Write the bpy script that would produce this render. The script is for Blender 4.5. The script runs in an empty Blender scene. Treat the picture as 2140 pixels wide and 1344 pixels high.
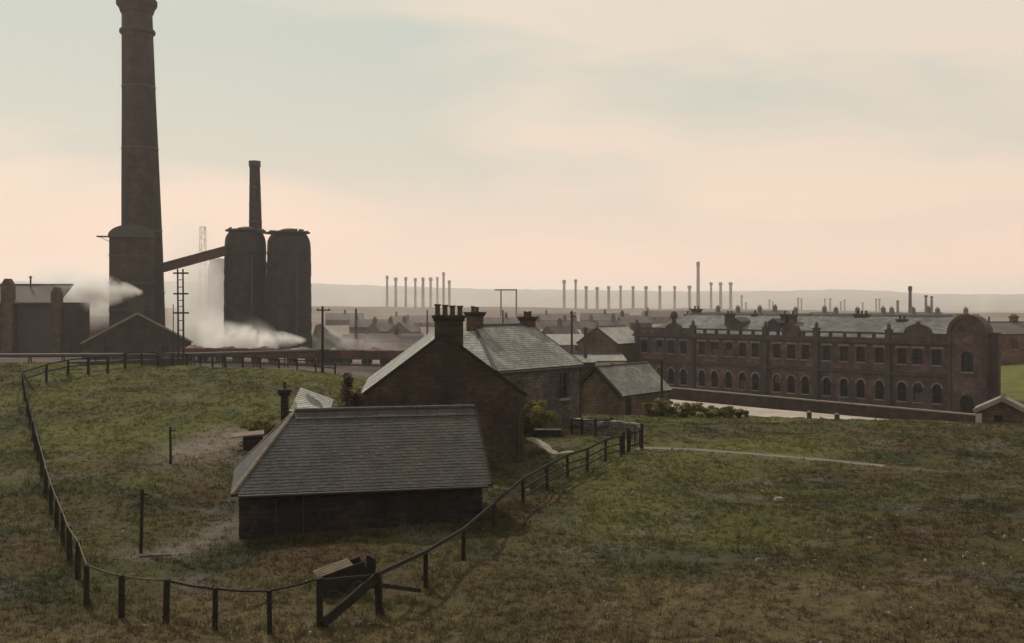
import bpy, math, random
import numpy as np
from mathutils import Vector, Matrix

random.seed(7); rng = np.random.default_rng(7)
S = bpy.context.scene
COL = S.collection
PI = math.pi
F = 2200.0          # focal length in photograph pixels
EYE = 8.0           # eye height above the yard

# ------------------------------------------------------------------ camera
cd = bpy.data.cameras.new('camera'); cam = bpy.data.objects.new('camera', cd); COL.objects.link(cam)
cam.location = (0, 0, EYE); cam.rotation_euler = (PI/2, 0, 0)
cd.sensor_width = 36; cd.lens = F/2140*36; cd.shift_y = -36/2140
cd.clip_start = 0.5; cd.clip_end = 20000
S.camera = cam

# ------------------------------------------------------------------ sky, sun, exposure
SUN_EL = math.radians(46); SUN_AZ = math.atan2(-0.55, 0.83)
sdir = Vector((math.sin(SUN_AZ)*math.cos(SUN_EL), math.cos(SUN_AZ)*math.cos(SUN_EL), math.sin(SUN_EL)))
W = bpy.data.worlds.new('World'); S.world = W; W.use_nodes = True
nt = W.node_tree; nt.nodes.clear()
def wn(t, **k):
    n = nt.nodes.new(t)
    for a, b in k.items(): setattr(n, a, b)
    return n
out = wn('ShaderNodeOutputWorld'); bg = wn('ShaderNodeBackground'); bg.inputs[1].default_value = 0.1
nt.links.new(bg.outputs[0], out.inputs[0])
sky = wn('ShaderNodeTexSky', sky_type='NISHITA', sun_disc=False)
sky.sun_elevation = SUN_EL; sky.sun_rotation = SUN_AZ % (2*PI); sky.air_density = 1.5; sky.dust_density = 4
tc = wn('ShaderNodeTexCoord')
sep = wn('ShaderNodeSeparateXYZ'); nt.links.new(tc.outputs['Generated'], sep.inputs[0])
mp = wn('ShaderNodeMapping'); mp.inputs['Scale'].default_value = (1.5, 1.5, 6.0); mp.inputs['Location'].default_value = (0.55, 0.2, 0.35)
nt.links.new(tc.outputs['Generated'], mp.inputs[0])
nz = wn('ShaderNodeTexNoise'); nz.inputs['Scale'].default_value = 1.7; nz.inputs['Detail'].default_value = 4; nz.inputs['Roughness'].default_value = 0.45; nz.inputs['Distortion'].default_value = 0.25
nt.links.new(mp.outputs[0], nz.inputs['Vector'])
cr = wn('ShaderNodeValToRGB')                       # thin stratus: grey-green gaps and peach sheets
cr.color_ramp.elements[0].position = 0.42; cr.color_ramp.elements[0].color = (5.8, 6.15, 5.35, 1)
cr.color_ramp.elements[1].position = 0.585; cr.color_ramp.elements[1].color = (8.25, 7.05, 5.7, 1)
nt.links.new(nz.outputs['Fac'], cr.inputs[0])
hz = wn('ShaderNodeValToRGB')                       # low air is warmer and thicker
e = hz.color_ramp.elements; e[0].position = 0.0; e[0].color = (1, 1, 1, 1); e[1].position = 0.24; e[1].color = (0, 0, 0, 1)
m = e.new(0.05); m.color = (0.66,)*3+(1,); m = e.new(0.13); m.color = (0.2,)*3+(1,)
nt.links.new(sep.outputs['Z'], hz.inputs[0])
low = wn('ShaderNodeMix', data_type='RGBA'); low.inputs['B'].default_value = (11.8, 7.95, 6.2, 1)
nt.links.new(hz.outputs[0], low.inputs['Factor']); nt.links.new(cr.outputs[0], low.inputs['A'])
mx = wn('ShaderNodeMix', data_type='RGBA'); mx.inputs['Factor'].default_value = 0.93
nt.links.new(sky.outputs[0], mx.inputs['A']); nt.links.new(low.outputs['Result'], mx.inputs['B'])
nt.links.new(mx.outputs['Result'], bg.inputs[0])

sl = bpy.data.lights.new('sun', 'SUN'); sl.energy = 3.0; sl.angle = math.radians(2); sl.color = (1.0, 0.93, 0.82)
so = bpy.data.objects.new('sun', sl); COL.objects.link(so); so.rotation_euler = (-sdir).to_track_quat('-Z', 'Y').to_euler()
S.view_settings.view_transform = 'Standard'; S.view_settings.look = 'None'; S.view_settings.gamma = 1; S.view_settings.exposure = 0
S.view_settings.use_curve_mapping = False
S.cycles.volume_bounces = 5; S.cycles.max_bounces = 8
S.cycles.use_denoising = True

# ------------------------------------------------------------------ materials
def nodes(name):
    m = bpy.data.materials.new(name); m.use_nodes = True
    t = m.node_tree; b = t.nodes['Principled BSDF']
    def N(ty, **k):
        n = t.nodes.new(ty)
        for a, v in k.items(): setattr(n, a, v)
        return n
    return m, t, b, N
def ramp(N, stops):
    r = N('ShaderNodeValToRGB'); el = r.color_ramp.elements
    el[0].position, el[0].color = stops[0][0], (*stops[0][1], 1)
    el[1].position, el[1].color = stops[-1][0], (*stops[-1][1], 1)
    for p, c in stops[1:-1]:
        x = el.new(p); x.color = (*c, 1)
    return r
def matte(name, c1, c2, scale=1.5, rough=0.9, bump=0.0, bscale=12, rnd=0.0, metallic=0, spec=0.2, detail=6, stain=None):
    """two-tone mottled surface; rnd = how far the per-piece value shifts it; stain = (colour, amount)"""
    m, t, b, N = nodes(name); L = t.links.new
    tcn = N('ShaderNodeTexCoord')
    n = N('ShaderNodeTexNoise'); n.inputs['Scale'].default_value = scale; n.inputs['Detail'].default_value = detail; n.inputs['Roughness'].default_value = 0.62
    L(tcn.outputs['Object'], n.inputs['Vector'])
    r = ramp(N, [(0.32, c1), (0.68, c2)]); L(n.outputs['Fac'], r.inputs[0])
    c = r.outputs[0]
    if stain:
        mp = N('ShaderNodeMapping'); mp.inputs['Scale'].default_value = (1, 1, 0.22); L(tcn.outputs['Object'], mp.inputs[0])
        s = N('ShaderNodeTexNoise'); s.inputs['Scale'].default_value = scale*0.7; s.inputs['Detail'].default_value = 4; L(mp.outputs[0], s.inputs['Vector'])
        sr = ramp(N, [(0.45, (0, 0, 0)), (0.68, (stain[1],)*3)]); L(s.outputs['Fac'], sr.inputs[0])
        mi = N('ShaderNodeMix', data_type='RGBA'); mi.inputs['B'].default_value = (*stain[0], 1)
        L(sr.outputs[0], mi.inputs['Factor']); L(c, mi.inputs['A']); c = mi.outputs['Result']
    if rnd:
        a = N('ShaderNodeAttribute'); a.attribute_name = 'rnd'
        mr = N('ShaderNodeMapRange'); mr.inputs['To Min'].default_value = 1-rnd; mr.inputs['To Max'].default_value = 1+rnd; L(a.outputs['Fac'], mr.inputs['Value'])
        mi = N('ShaderNodeMix', data_type='RGBA', blend_type='MULTIPLY'); mi.inputs['Factor'].default_value = 1
        L(c, mi.inputs['A']); L(mr.outputs[0], mi.inputs['B']); c = mi.outputs['Result']
    L(c, b.inputs['Base Color'])
    b.inputs['Roughness'].default_value = rough; b.inputs['Metallic'].default_value = metallic; b.inputs['Specular IOR Level'].default_value = spec
    if bump:
        n2 = N('ShaderNodeTexNoise'); n2.inputs['Scale'].default_value = bscale; n2.inputs['Detail'].default_value = 5; L(tcn.outputs['Object'], n2.inputs['Vector'])
        bp = N('ShaderNodeBump'); bp.inputs['Strength'].default_value = bump; bp.inputs['Distance'].default_value = 0.1
        L(n2.outputs['Fac'], bp.inputs['Height']); L(bp.outputs[0], b.inputs['Normal'])
    return m
def masonry(name, c1, c2, mortar, bw, bh, rough=0.9, cyl=False, soot=None, bump=0.5):
    """coursed brick or stone too far off to tell apart; box-mapped from the normal so that it runs on every wall"""
    m, t, b, N = nodes(name); L = t.links.new
    g = N('ShaderNodeTexCoord'); sp = N('ShaderNodeSeparateXYZ'); L(g.outputs['Object'], sp.inputs[0])
    ad = N('ShaderNodeMath', operation='ADD'); ad.inputs[1].default_value = 0
    if cyl:
        at = N('ShaderNodeMath', operation='ARCTAN2'); L(sp.outputs['X'], at.inputs[0]); L(sp.outputs['Y'], at.inputs[1])
        mu = N('ShaderNodeMath', operation='MULTIPLY'); mu.inputs[1].default_value = cyl; L(at.outputs[0], mu.inputs[0]); L(mu.outputs[0], ad.inputs[0])
    else:
        s2 = N('ShaderNodeMath', operation='SUBTRACT'); L(sp.outputs['X'], s2.inputs[0]); L(sp.outputs['Y'], s2.inputs[1]); L(s2.outputs[0], ad.inputs[0])
    cb = N('ShaderNodeCombineXYZ'); L(ad.outputs[0], cb.inputs[0]); L(sp.outputs['Z'], cb.inputs[1])
    br = N('ShaderNodeTexBrick'); br.inputs['Scale'].default_value = 1; br.inputs['Brick Width'].default_value = bw; br.inputs['Row Height'].default_value = bh
    br.inputs['Mortar Size'].default_value = bh*0.09; br.inputs['Mortar Smooth'].default_value = 0.4; br.inputs['Bias'].default_value = -0.1
    br.inputs['Color1'].default_value = (*c1, 1); br.inputs['Color2'].default_value = (*c2, 1); br.inputs['Mortar'].default_value = (*mortar, 1)
    L(cb.outputs[0], br.inputs['Vector'])
    n = N('ShaderNodeTexNoise'); n.inputs['Scale'].default_value = 0.35; n.inputs['Detail'].default_value = 7; n.inputs['Roughness'].default_value = 0.65; L(g.outputs['Object'], n.inputs['Vector'])
    n.inputs['Scale'].default_value = 0.55; n.inputs['Detail'].default_value = 9; n.inputs['Roughness'].default_value = 0.75
    r = ramp(N, [(0.34, (0.38, 0.37, 0.37)), (0.5, (0.9, 0.88, 0.86)), (0.68, (1.75, 1.6, 1.5))]); L(n.outputs['Fac'], r.inputs[0])
    mi = N('ShaderNodeMix', data_type='RGBA', blend_type='MULTIPLY'); mi.inputs['Factor'].default_value = 1; L(br.outputs['Color'], mi.inputs['A']); L(r.outputs[0], mi.inputs['B'])
    c = mi.outputs['Result']
    if soot:
        mp = N('ShaderNodeMapping'); mp.inputs['Scale'].default_value = (1, 1, 0.15); L(g.outputs['Object'], mp.inputs[0])
        s = N('ShaderNodeTexNoise'); s.inputs['Scale'].default_value = 0.5; s.inputs['Detail'].default_value = 5; L(mp.outputs[0], s.inputs['Vector'])
        sr = ramp(N, [(0.4, (0, 0, 0)), (0.65, (soot[1],)*3)]); L(s.outputs['Fac'], sr.inputs[0])
        m2 = N('ShaderNodeMix', data_type='RGBA'); m2.inputs['B'].default_value = (*soot[0], 1); L(sr.outputs[0], m2.inputs['Factor']); L(c, m2.inputs['A']); c = m2.outputs['Result']
    L(c, b.inputs['Base Color']); b.inputs['Roughness'].default_value = rough; b.inputs['Specular IOR Level'].default_value = 0.15
    bp = N('ShaderNodeBump'); bp.inputs['Strength'].default_value = bump; bp.inputs['Distance'].default_value = 0.03; bp.invert = True
    L(br.outputs['Fac'], bp.inputs['Height']); L(bp.outputs[0], b.inputs['Normal'])
    return m

M = {}
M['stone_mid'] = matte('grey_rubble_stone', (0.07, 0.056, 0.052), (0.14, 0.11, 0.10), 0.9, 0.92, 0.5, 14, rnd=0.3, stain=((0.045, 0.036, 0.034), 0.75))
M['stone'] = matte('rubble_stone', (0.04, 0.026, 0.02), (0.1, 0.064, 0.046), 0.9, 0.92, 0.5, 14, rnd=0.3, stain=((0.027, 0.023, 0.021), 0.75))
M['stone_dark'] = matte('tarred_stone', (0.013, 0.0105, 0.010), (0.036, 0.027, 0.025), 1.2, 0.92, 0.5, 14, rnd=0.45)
M['mortar'] = matte('mortar', (0.04, 0.034, 0.03), (0.075, 0.062, 0.052), 2, 0.95, 0.3, 20)
M['slate'] = matte('roof_slate', (0.038, 0.039, 0.0395), (0.067, 0.067, 0.066), 0.8, 0.8, 0.2, 20, rnd=0.17, spec=0.2, stain=((0.075, 0.055, 0.05), 0.6))
M['slate_mid'] = matte('sooty_slate', (0.085, 0.084, 0.08), (0.175, 0.17, 0.157), 0.35, 0.75, 0.2, 20, rnd=0.25, spec=0.25, stain=((0.06, 0.055, 0.052), 0.8))
M['slate_light'] = matte('weathered_slate', (0.15, 0.15, 0.139), (0.26, 0.252, 0.23), 0.7, 0.75, 0.2, 20, rnd=0.2, spec=0.22, stain=((0.10, 0.105, 0.098), 0.7))
M['slate_pale'] = matte('pale_slate', (0.22, 0.22, 0.20), (0.34, 0.32, 0.29), 0.5, 0.5, 0.2, 10, rnd=0.2, spec=0.4)
M['ridge'] = matte('ridge_tile', (0.028, 0.028, 0.028), (0.05, 0.047, 0.044), 3, 0.7, 0.3, 20)
M['hip'] = matte('lime_mortar_hip', (0.13, 0.108, 0.09), (0.22, 0.18, 0.15), 3, 0.9, 0.3, 20)
M['timber'] = matte('weathered_timber', (0.011, 0.009, 0.0075), (0.032, 0.025, 0.019), 4, 0.9, 0.5, 30)
M['timber_pale'] = matte('pale_timber', (0.055, 0.044, 0.03), (0.12, 0.095, 0.062), 4, 0.88, 0.4, 30)
M['timber_pink'] = matte('bare_split_timber', (0.1, 0.072, 0.062), (0.2, 0.148, 0.126), 5, 0.88, 0.4, 30)
M['iron'] = matte('sooty_iron', (0.018, 0.015, 0.015), (0.045, 0.035, 0.032), 2, 0.6, 0.3, 12, spec=0.4)
M['rust'] = matte('rusty_iron', (0.06, 0.028, 0.022), (0.12, 0.055, 0.042), 2, 0.85, 0.3, 12)
M['wagon'] = matte('oxide_red_boards', (0.075, 0.032, 0.028), (0.12, 0.05, 0.042), 1.5, 0.85, 0.2, 12)
M['ore'] = matte('ore_load', (0.06, 0.035, 0.031), (0.24, 0.17, 0.145), 0.9, 0.95, 0.6, 5)
M['furnace'] = masonry('furnace_cladding', (0.056, 0.037, 0.036), (0.036, 0.026, 0.026), (0.018, 0.015, 0.015), 1.4, 0.45, cyl=3.9, soot=((0.022, 0.018, 0.018), 0.75))
M['chimney'] = masonry('chimney_brick', (0.05, 0.034, 0.028), (0.032, 0.023, 0.02), (0.02, 0.016, 0.015), 0.9, 0.3, cyl=3.4, soot=((0.02, 0.016, 0.015), 0.8))
M['works'] = masonry('works_brick', (0.056, 0.036, 0.028), (0.036, 0.026, 0.022), (0.026, 0.021, 0.018), 0.9, 0.28, soot=((0.022, 0.018, 0.017), 0.7))
M['pier'] = masonry('tan_brick', (0.11, 0.073, 0.04), (0.075, 0.05, 0.032), (0.05, 0.04, 0.03), 0.6, 0.25, soot=((0.03, 0.024, 0.02), 0.6))
M['office'] = masonry('office_stone', (0.128, 0.086, 0.086), (0.09, 0.062, 0.064), (0.072, 0.054, 0.056), 0.62, 0.27, soot=((0.045, 0.035, 0.036), 0.65))
M['trim'] = matte('sooty_dressed_stone', (0.042, 0.032, 0.03), (0.085, 0.066, 0.06), 0.8, 0.9, 0.2, 8)
M['coping'] = matte('pale_coping', (0.14, 0.12, 0.105), (0.24, 0.2, 0.175), 1, 0.9, 0.2, 8)
M['brick_red'] = masonry('terrace_brick', (0.14, 0.08, 0.066), (0.10, 0.06, 0.052), (0.08, 0.065, 0.06), 0.5, 0.2)
M['cottage'] = masonry('cottage_stone', (0.12, 0.085, 0.06), (0.075, 0.055, 0.042), (0.05, 0.04, 0.033), 0.5, 0.24, soot=((0.05, 0.04, 0.03), 0.5))
M['whitewash'] = matte('old_whitewash', (0.3, 0.26, 0.23), (0.45, 0.39, 0.35), 1, 0.92, 0.2, 8)
M['frame'] = matte('painted_sash', (0.018, 0.015, 0.014), (0.034, 0.029, 0.027), 3, 0.8)
M['dressing'] = matte('window_dressing', (0.14, 0.11, 0.104), (0.23, 0.185, 0.172), 1.2, 0.9, 0.2, 8)
M['pot'] = matte('sooty_pot', (0.035, 0.024, 0.02), (0.07, 0.045, 0.036), 4, 0.85)
M['pot_yellow'] = matte('buff_pot', (0.28, 0.24, 0.06), (0.4, 0.36, 0.1), 4, 0.85)
M['far_stack'] = matte('far_chimney_brick', (0.075, 0.058, 0.05), (0.11, 0.083, 0.07), 0.2, 0.95)
M['far_cap'] = matte('far_chimney_cap', (0.02, 0.016, 0.015), (0.04, 0.03, 0.028), 0.2, 0.95)
M['far_wall'] = matte('far_wall', (0.09, 0.052, 0.045), (0.14, 0.088, 0.077), 0.1, 0.95)
M['far_roof'] = matte('far_roof', (0.085, 0.074, 0.069), (0.145, 0.128, 0.118), 0.1, 0.95)
M['road'] = matte('road_dust', (0.25, 0.21, 0.18), (0.38, 0.32, 0.275), 0.4, 0.95, 0.2, 3)
M['path'] = matte('trodden_path', (0.095, 0.08, 0.075), (0.165, 0.14, 0.128), 0.9, 0.95, 0.4, 5)
M['path_pale'] = matte('flagged_path', (0.12, 0.1, 0.082), (0.25, 0.21, 0.17), 1.2, 0.95, 0.4, 5)
M['pink'] = matte('burnt_shale', (0.1, 0.068, 0.06), (0.19, 0.13, 0.118), 0.08, 0.95, 0.3, 1)
M['slag'] = matte('grey_slag', (0.11, 0.105, 0.09), (0.19, 0.18, 0.155), 0.12, 0.95, 0.5, 0.6)
M['rubble'] = matte('rubble', (0.10, 0.088, 0.08), (0.24, 0.21, 0.19), 2.5, 0.95, 0.3, 9, rnd=0.35)
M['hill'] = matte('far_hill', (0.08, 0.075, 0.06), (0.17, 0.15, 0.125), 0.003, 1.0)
M['water'] = matte('trough_water', (0.02, 0.02, 0.02), (0.03, 0.03, 0.03), 1, 0.1, spec=0.5)
def glass():
    m, t, b, N = nodes('window_glass'); b.inputs['Base Color'].default_value = (0.008, 0.008, 0.009, 1); b.inputs['Roughness'].default_value = 0.25; b.inputs['Specular IOR Level'].default_value = 0.3
    return m
M['glass'] = glass(); M['blind'] = matte('drawn_blind', (0.06, 0.05, 0.042), (0.11, 0.09, 0.078), 2, 0.6)
def leafmat(name, c1, c2, c3):
    m, t, b, N = nodes(name); a = N('ShaderNodeAttribute'); a.attribute_name = 'rnd'
    r = ramp(N, [(0, c1), (0.6, c2), (1, c3)]); t.links.new(a.outputs['Fac'], r.inputs[0]); t.links.new(r.outputs[0], b.inputs['Base Color'])
    b.inputs['Roughness'].default_value = 0.8; b.inputs['Specular IOR Level'].default_value = 0.15
    tr = N('ShaderNodeBsdfTranslucent'); t.links.new(r.outputs[0], tr.inputs['Color']); ms = N('ShaderNodeMixShader'); ms.inputs[0].default_value = 0.4
    t.links.new(b.outputs[0], ms.inputs[1]); t.links.new(tr.outputs[0], ms.inputs[2]); t.links.new(ms.outputs[0], t.nodes['Material Output'].inputs['Surface'])
    return m
M['leaf'] = leafmat('bush_leaf', (0.07, 0.074, 0.02), (0.2, 0.19, 0.05), (0.42, 0.38, 0.1))
M['leaf_dull'] = leafmat('hedge_leaf', (0.055, 0.053, 0.02), (0.15, 0.135, 0.045), (0.36, 0.31, 0.1))
M['leaf_brown'] = leafmat('dead_leaf', (0.04, 0.028, 0.018), (0.085, 0.055, 0.03), (0.14, 0.095, 0.045))
M['bark'] = matte('bark', (0.03, 0.023, 0.018), (0.06, 0.047, 0.036), 5, 0.95, 0.4, 20)

def groundmat(name, blades):
    m, t, b, N = nodes(name); L = t.links.new
    g = N('ShaderNodeTexCoord')
    def noise(sc, det=4, ro=0.6, off=(0, 0, 0)):
        mp = N('ShaderNodeMapping'); mp.inputs['Location'].default_value = off; mp.inputs['Scale'].default_value = (1, 1, 0.05); L(g.outputs['Object'], mp.inputs[0])
        n = N('ShaderNodeTexNoise'); n.inputs['Scale'].default_value = sc; n.inputs['Detail'].default_value = det; n.inputs['Roughness'].default_value = ro; L(mp.outputs[0], n.inputs['Vector']); return n.outputs['Fac']
    def mix(f, a, bcol):
        x = N('ShaderNodeMix', data_type='RGBA'); L(f, x.inputs['Factor'])
        if isinstance(a, tuple): x.inputs['A'].default_value = (*a, 1)
        else: L(a, x.inputs['A'])
        if isinstance(bcol, tuple): x.inputs['B'].default_value = (*bcol, 1)
        else: L(bcol, x.inputs['B'])
        return x.outputs['Result']
    def rr(f, lo, hi, amt=1.0):
        r = ramp(N, [(lo, (0, 0, 0)), (hi, (amt,)*3)]); L(f, r.inputs[0]); return r.outputs[0]
    def attr(nm):
        a = N('ShaderNodeAttribute'); a.attribute_name = nm; return a.outputs['Fac']
    fine = ramp(N, [(0.3, (0.042, 0.039, 0.017)), (0.52, (0.06, 0.055, 0.023)), (0.72, (0.085, 0.074, 0.033))]); L(noise(3.0, 6, 0.7), fine.inputs[0])
    c = fine.outputs[0]
    c = mix(rr(noise(0.16, 3, 0.5, (3, 9, 0)), 0.47, 0.63, 0.85), c, (0.055, 0.038, 0.022))     # brown sedge patches
    c = mix(rr(noise(0.22, 3, 0.5, (11, 2, 0)), 0.5, 0.64, 0.85), c, (0.026, 0.029, 0.016))  # dark rough clumps
    c = mix(rr(noise(0.3, 4, 0.55, (5, 31, 0)), 0.55, 0.68, 0.65), c, (0.10, 0.086, 0.077))      # grey bare soil
    c = mix(attr('dry'), c, mix(rr(noise(1.1, 5, 0.7, (7, 4, 0)), 0.35, 0.65), (0.05, 0.038, 0.022), (0.115, 0.09, 0.046)))
    c = mix(attr('lush'), c, mix(rr(noise(0.5, 5, 0.7, (1, 4, 0)), 0.35, 0.65), (0.066, 0.07, 0.022), (0.135, 0.13, 0.038)))
    c = mix(attr('dirt'), c, mix(rr(noise(1.4, 5, 0.7, (17, 4, 0)), 0.3, 0.7), (0.095, 0.08, 0.07), (0.2, 0.165, 0.145)))
    if blades:
        mr = N('ShaderNodeMapRange'); mr.inputs['To Min'].default_value = 1.0; mr.inputs['To Max'].default_value = 1.8; L(attr('rnd'), mr.inputs['Value'])
        x = N('ShaderNodeMix', data_type='RGBA', blend_type='MULTIPLY'); x.inputs['Factor'].default_value = 1; L(c, x.inputs['A']); L(mr.outputs[0], x.inputs['B']); c = x.outputs['Result']
    else:
        c = mix(attr('far'), c, mix(rr(noise(0.012, 6, 0.7, (2, 2, 0)), 0.42, 0.6), (0.15, 0.1, 0.088), (0.17, 0.16, 0.125)))  # far ground paler: haze of the middle distance put into its colour
        c = mix(attr('ash'), c, mix(rr(noise(0.12, 6, 0.75, (12, 2, 0)), 0.35, 0.65), (0.04, 0.032, 0.03), (0.12, 0.092, 0.084)))
        bp = N('ShaderNodeBump'); bp.inputs['Strength'].default_value = 0.7; bp.inputs['Distance'].default_value = 0.12; L(noise(5, 6, 0.7), bp.inputs['Height']); L(bp.outputs[0], b.inputs['Normal'])
    L(c, b.inputs['Base Color']); b.inputs['Roughness'].default_value = 0.95; b.inputs['Specular IOR Level'].default_value = 0.05
    if blades:
        tr = N('ShaderNodeBsdfTranslucent'); L(c, tr.inputs['Color']); ms = N('ShaderNodeMixShader'); ms.inputs[0].default_value = 0.5
        L(b.outputs[0], ms.inputs[1]); L(tr.outputs[0], ms.inputs[2]); L(ms.outputs[0], t.nodes['Material Output'].inputs['Surface'])
    return m
M['ground'] = groundmat('rough_pasture', False)
M['grass'] = groundmat('grass_blades', True)

# ------------------------------------------------------------------ mesh helpers
ORG = {}
class MB:
    def __init__(s): s.v = []; s.f = []; s.r = []
    def face(s, pts, r=None):
        i = len(s.v); s.v.extend([tuple(p) for p in pts]); s.f.append(tuple(range(i, i+len(pts)))); s.r.append(random.random() if r is None else r)
    def hexa(s, p, r=None):                       # p: 4 bottom (ccw from above), 4 top
        i = len(s.v); s.v.extend([tuple(q) for q in p]); r = random.random() if r is None else r
        for q in ((3, 2, 1, 0), (4, 5, 6, 7), (0, 1, 5, 4), (1, 2, 6, 5), (2, 3, 7, 6), (3, 0, 4, 7)):
            s.f.append(tuple(i+k for k in q)); s.r.append(r)
    def box(s, fr, a0, a1, b0, b1, c0, c1, r=None):
        s.hexa([fr(a0, b0, c0), fr(a1, b0, c0), fr(a1, b1, c0), fr(a0, b1, c0), fr(a0, b0, c1), fr(a1, b0, c1), fr(a1, b1, c1), fr(a0, b1, c1)], r)
    def rough_lathe(s, prof, n, c, amp, lean=(0, 0), rows=40):
        zs = np.linspace(prof[0][1], prof[-1][1], rows); rs = np.interp(zs, [z for _, z in prof], [r for r, _ in prof]); i = len(s.v); r_ = random.random()
        for z, q in zip(zs, rs):
            for k in range(n):
                t = 2*PI*k/n; g = q*(1+amp*(float(vnoise(np.array(z*.8+c[0]), np.array(k*.55+c[1])))-.5)*2); s.v.append((c[0]+g*math.cos(t)+lean[0]*z, c[1]+g*math.sin(t)+lean[1]*z, c[2]+z))
        for j in range(rows-1):
            for k in range(n): s.f.append((i+j*n+k, i+j*n+(k+1) % n, i+(j+1)*n+(k+1) % n, i+(j+1)*n+k)); s.r.append(r_)
        s.f.append(tuple(i+(rows-1)*n+k for k in range(n))); s.r.append(r_)
    def tube(s, p0, p1, r0, r1=None, n=8, caps=True):
        p0 = Vector(p0); p1 = Vector(p1); r1 = r0 if r1 is None else r1
        d = (p1-p0).normalized(); a = d.orthogonal().normalized(); b = d.cross(a); i = len(s.v); r = random.random()
        for p, q in ((p0, r0), (p1, r1)):
            for k in range(n):
                t = 2*PI*k/n; s.v.append(tuple(p+a*(q*math.cos(t))+b*(q*math.sin(t))))
        for k in range(n):
            s.f.append((i+k, i+(k+1) % n, i+n+(k+1) % n, i+n+k)); s.r.append(r)
        if caps:
            s.f.append(tuple(i+k for k in reversed(range(n)))); s.f.append(tuple(i+n+k for k in range(n))); s.r += [r, r]
    def lathe(s, prof, n=24, c=(0, 0, 0), lean=(0, 0), cap=True):
        i = len(s.v); r = random.random()
        for (q, z) in prof:
            for k in range(n):
                t = 2*PI*k/n; s.v.append((c[0]+q*math.cos(t)+lean[0]*z, c[1]+q*math.sin(t)+lean[1]*z, c[2]+z))
        for j in range(len(prof)-1):
            for k in range(n):
                s.f.append((i+j*n+k, i+j*n+(k+1) % n, i+(j+1)*n+(k+1) % n, i+(j+1)*n+k)); s.r.append(r)
        if cap:
            s.f.append(tuple(i+(len(prof)-1)*n+k for k in range(n))); s.r.append(r)
            s.f.append(tuple(i+k for k in reversed(range(n)))); s.r.append(r)
    def bar(s, p0, p1, w, h, up=(0, 0, 1)):       # square timber between two points
        p0 = Vector(p0); p1 = Vector(p1); d = (p1-p0).normalized(); sd = d.cross(Vector(up))
        sd = (Vector((1, 0, 0)) if sd.length < 1e-4 else sd.normalized())*w/2; u = sd.cross(d).normalized()*h/2
        s.hexa([p0-sd-u, p0+sd-u, p1+sd-u, p1-sd-u, p0-sd+u, p0+sd+u, p1+sd+u, p1-sd+u])
    def build(s, name, mat, parent=None, smooth=False, kind=None, org=None):
        me = bpy.data.meshes.new(name)
        o0 = Vector(org) if org is not None else (ORG.get(parent.name, Vector((0, 0, 0))) if parent else Vector((0, 0, 0)))
        me.from_pydata([(a-o0.x, b-o0.y, c-o0.z) for a, b, c in s.v], [], s.f)
        at = me.attributes.new('rnd', 'FLOAT', 'FACE'); at.data.foreach_set('value', s.r)
        if smooth: me.polygons.foreach_set('use_smooth', [True]*len(s.f))
        me.materials.append(M[mat] if isinstance(mat, str) else mat); me.update()
        o = bpy.data.objects.new(name, me); COL.objects.link(o)
        if parent: o.parent = parent; ORG[o.name] = o0
        else:
            o.location = o0; ORG[o.name] = o0
        if kind: o['kind'] = kind
        return o
def thing(name, loc, label, cat, group=None):
    o = bpy.data.objects.new(name, None); COL.objects.link(o); o.location = loc; o.empty_display_size = 0.5
    ORG[o.name] = Vector(loc); tag(o, label, cat, group); return o
def tag(o, label, cat, group=None):
    o['label'] = label; o['category'] = cat
    if group: o['group'] = group
    return o
def inst(src, parent, loc=(0, 0, 0), rz=0, name=None):      # copy of a part (with its sub-parts) under another thing
    c = src.copy(); c.name = name or src.name.split('.')[0]; COL.objects.link(c); c.parent = parent; c.location = loc; c.rotation_euler = (0, 0, rz)
    for k in src.children:
        g = k.copy(); COL.objects.link(g); g.parent = c
    return c
def frame(o, u, z=0.0):
    """a along u, b to the left-rear of u (away from the viewer when u runs right), c up"""
    u = Vector((u[0], u[1], 0)).normalized(); n = Vector((-u.y, u.x, 0)); o = Vector((o[0], o[1], 0))
    return lambda a, b, c: o+u*a+n*b+Vector((0, 0, z+c))
def at(px, py, d): return Vector(((px-1070)/F*d, d, EYE-(py-636)/F*d))
def ax(px, d): return (px-1070)/F*d

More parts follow.
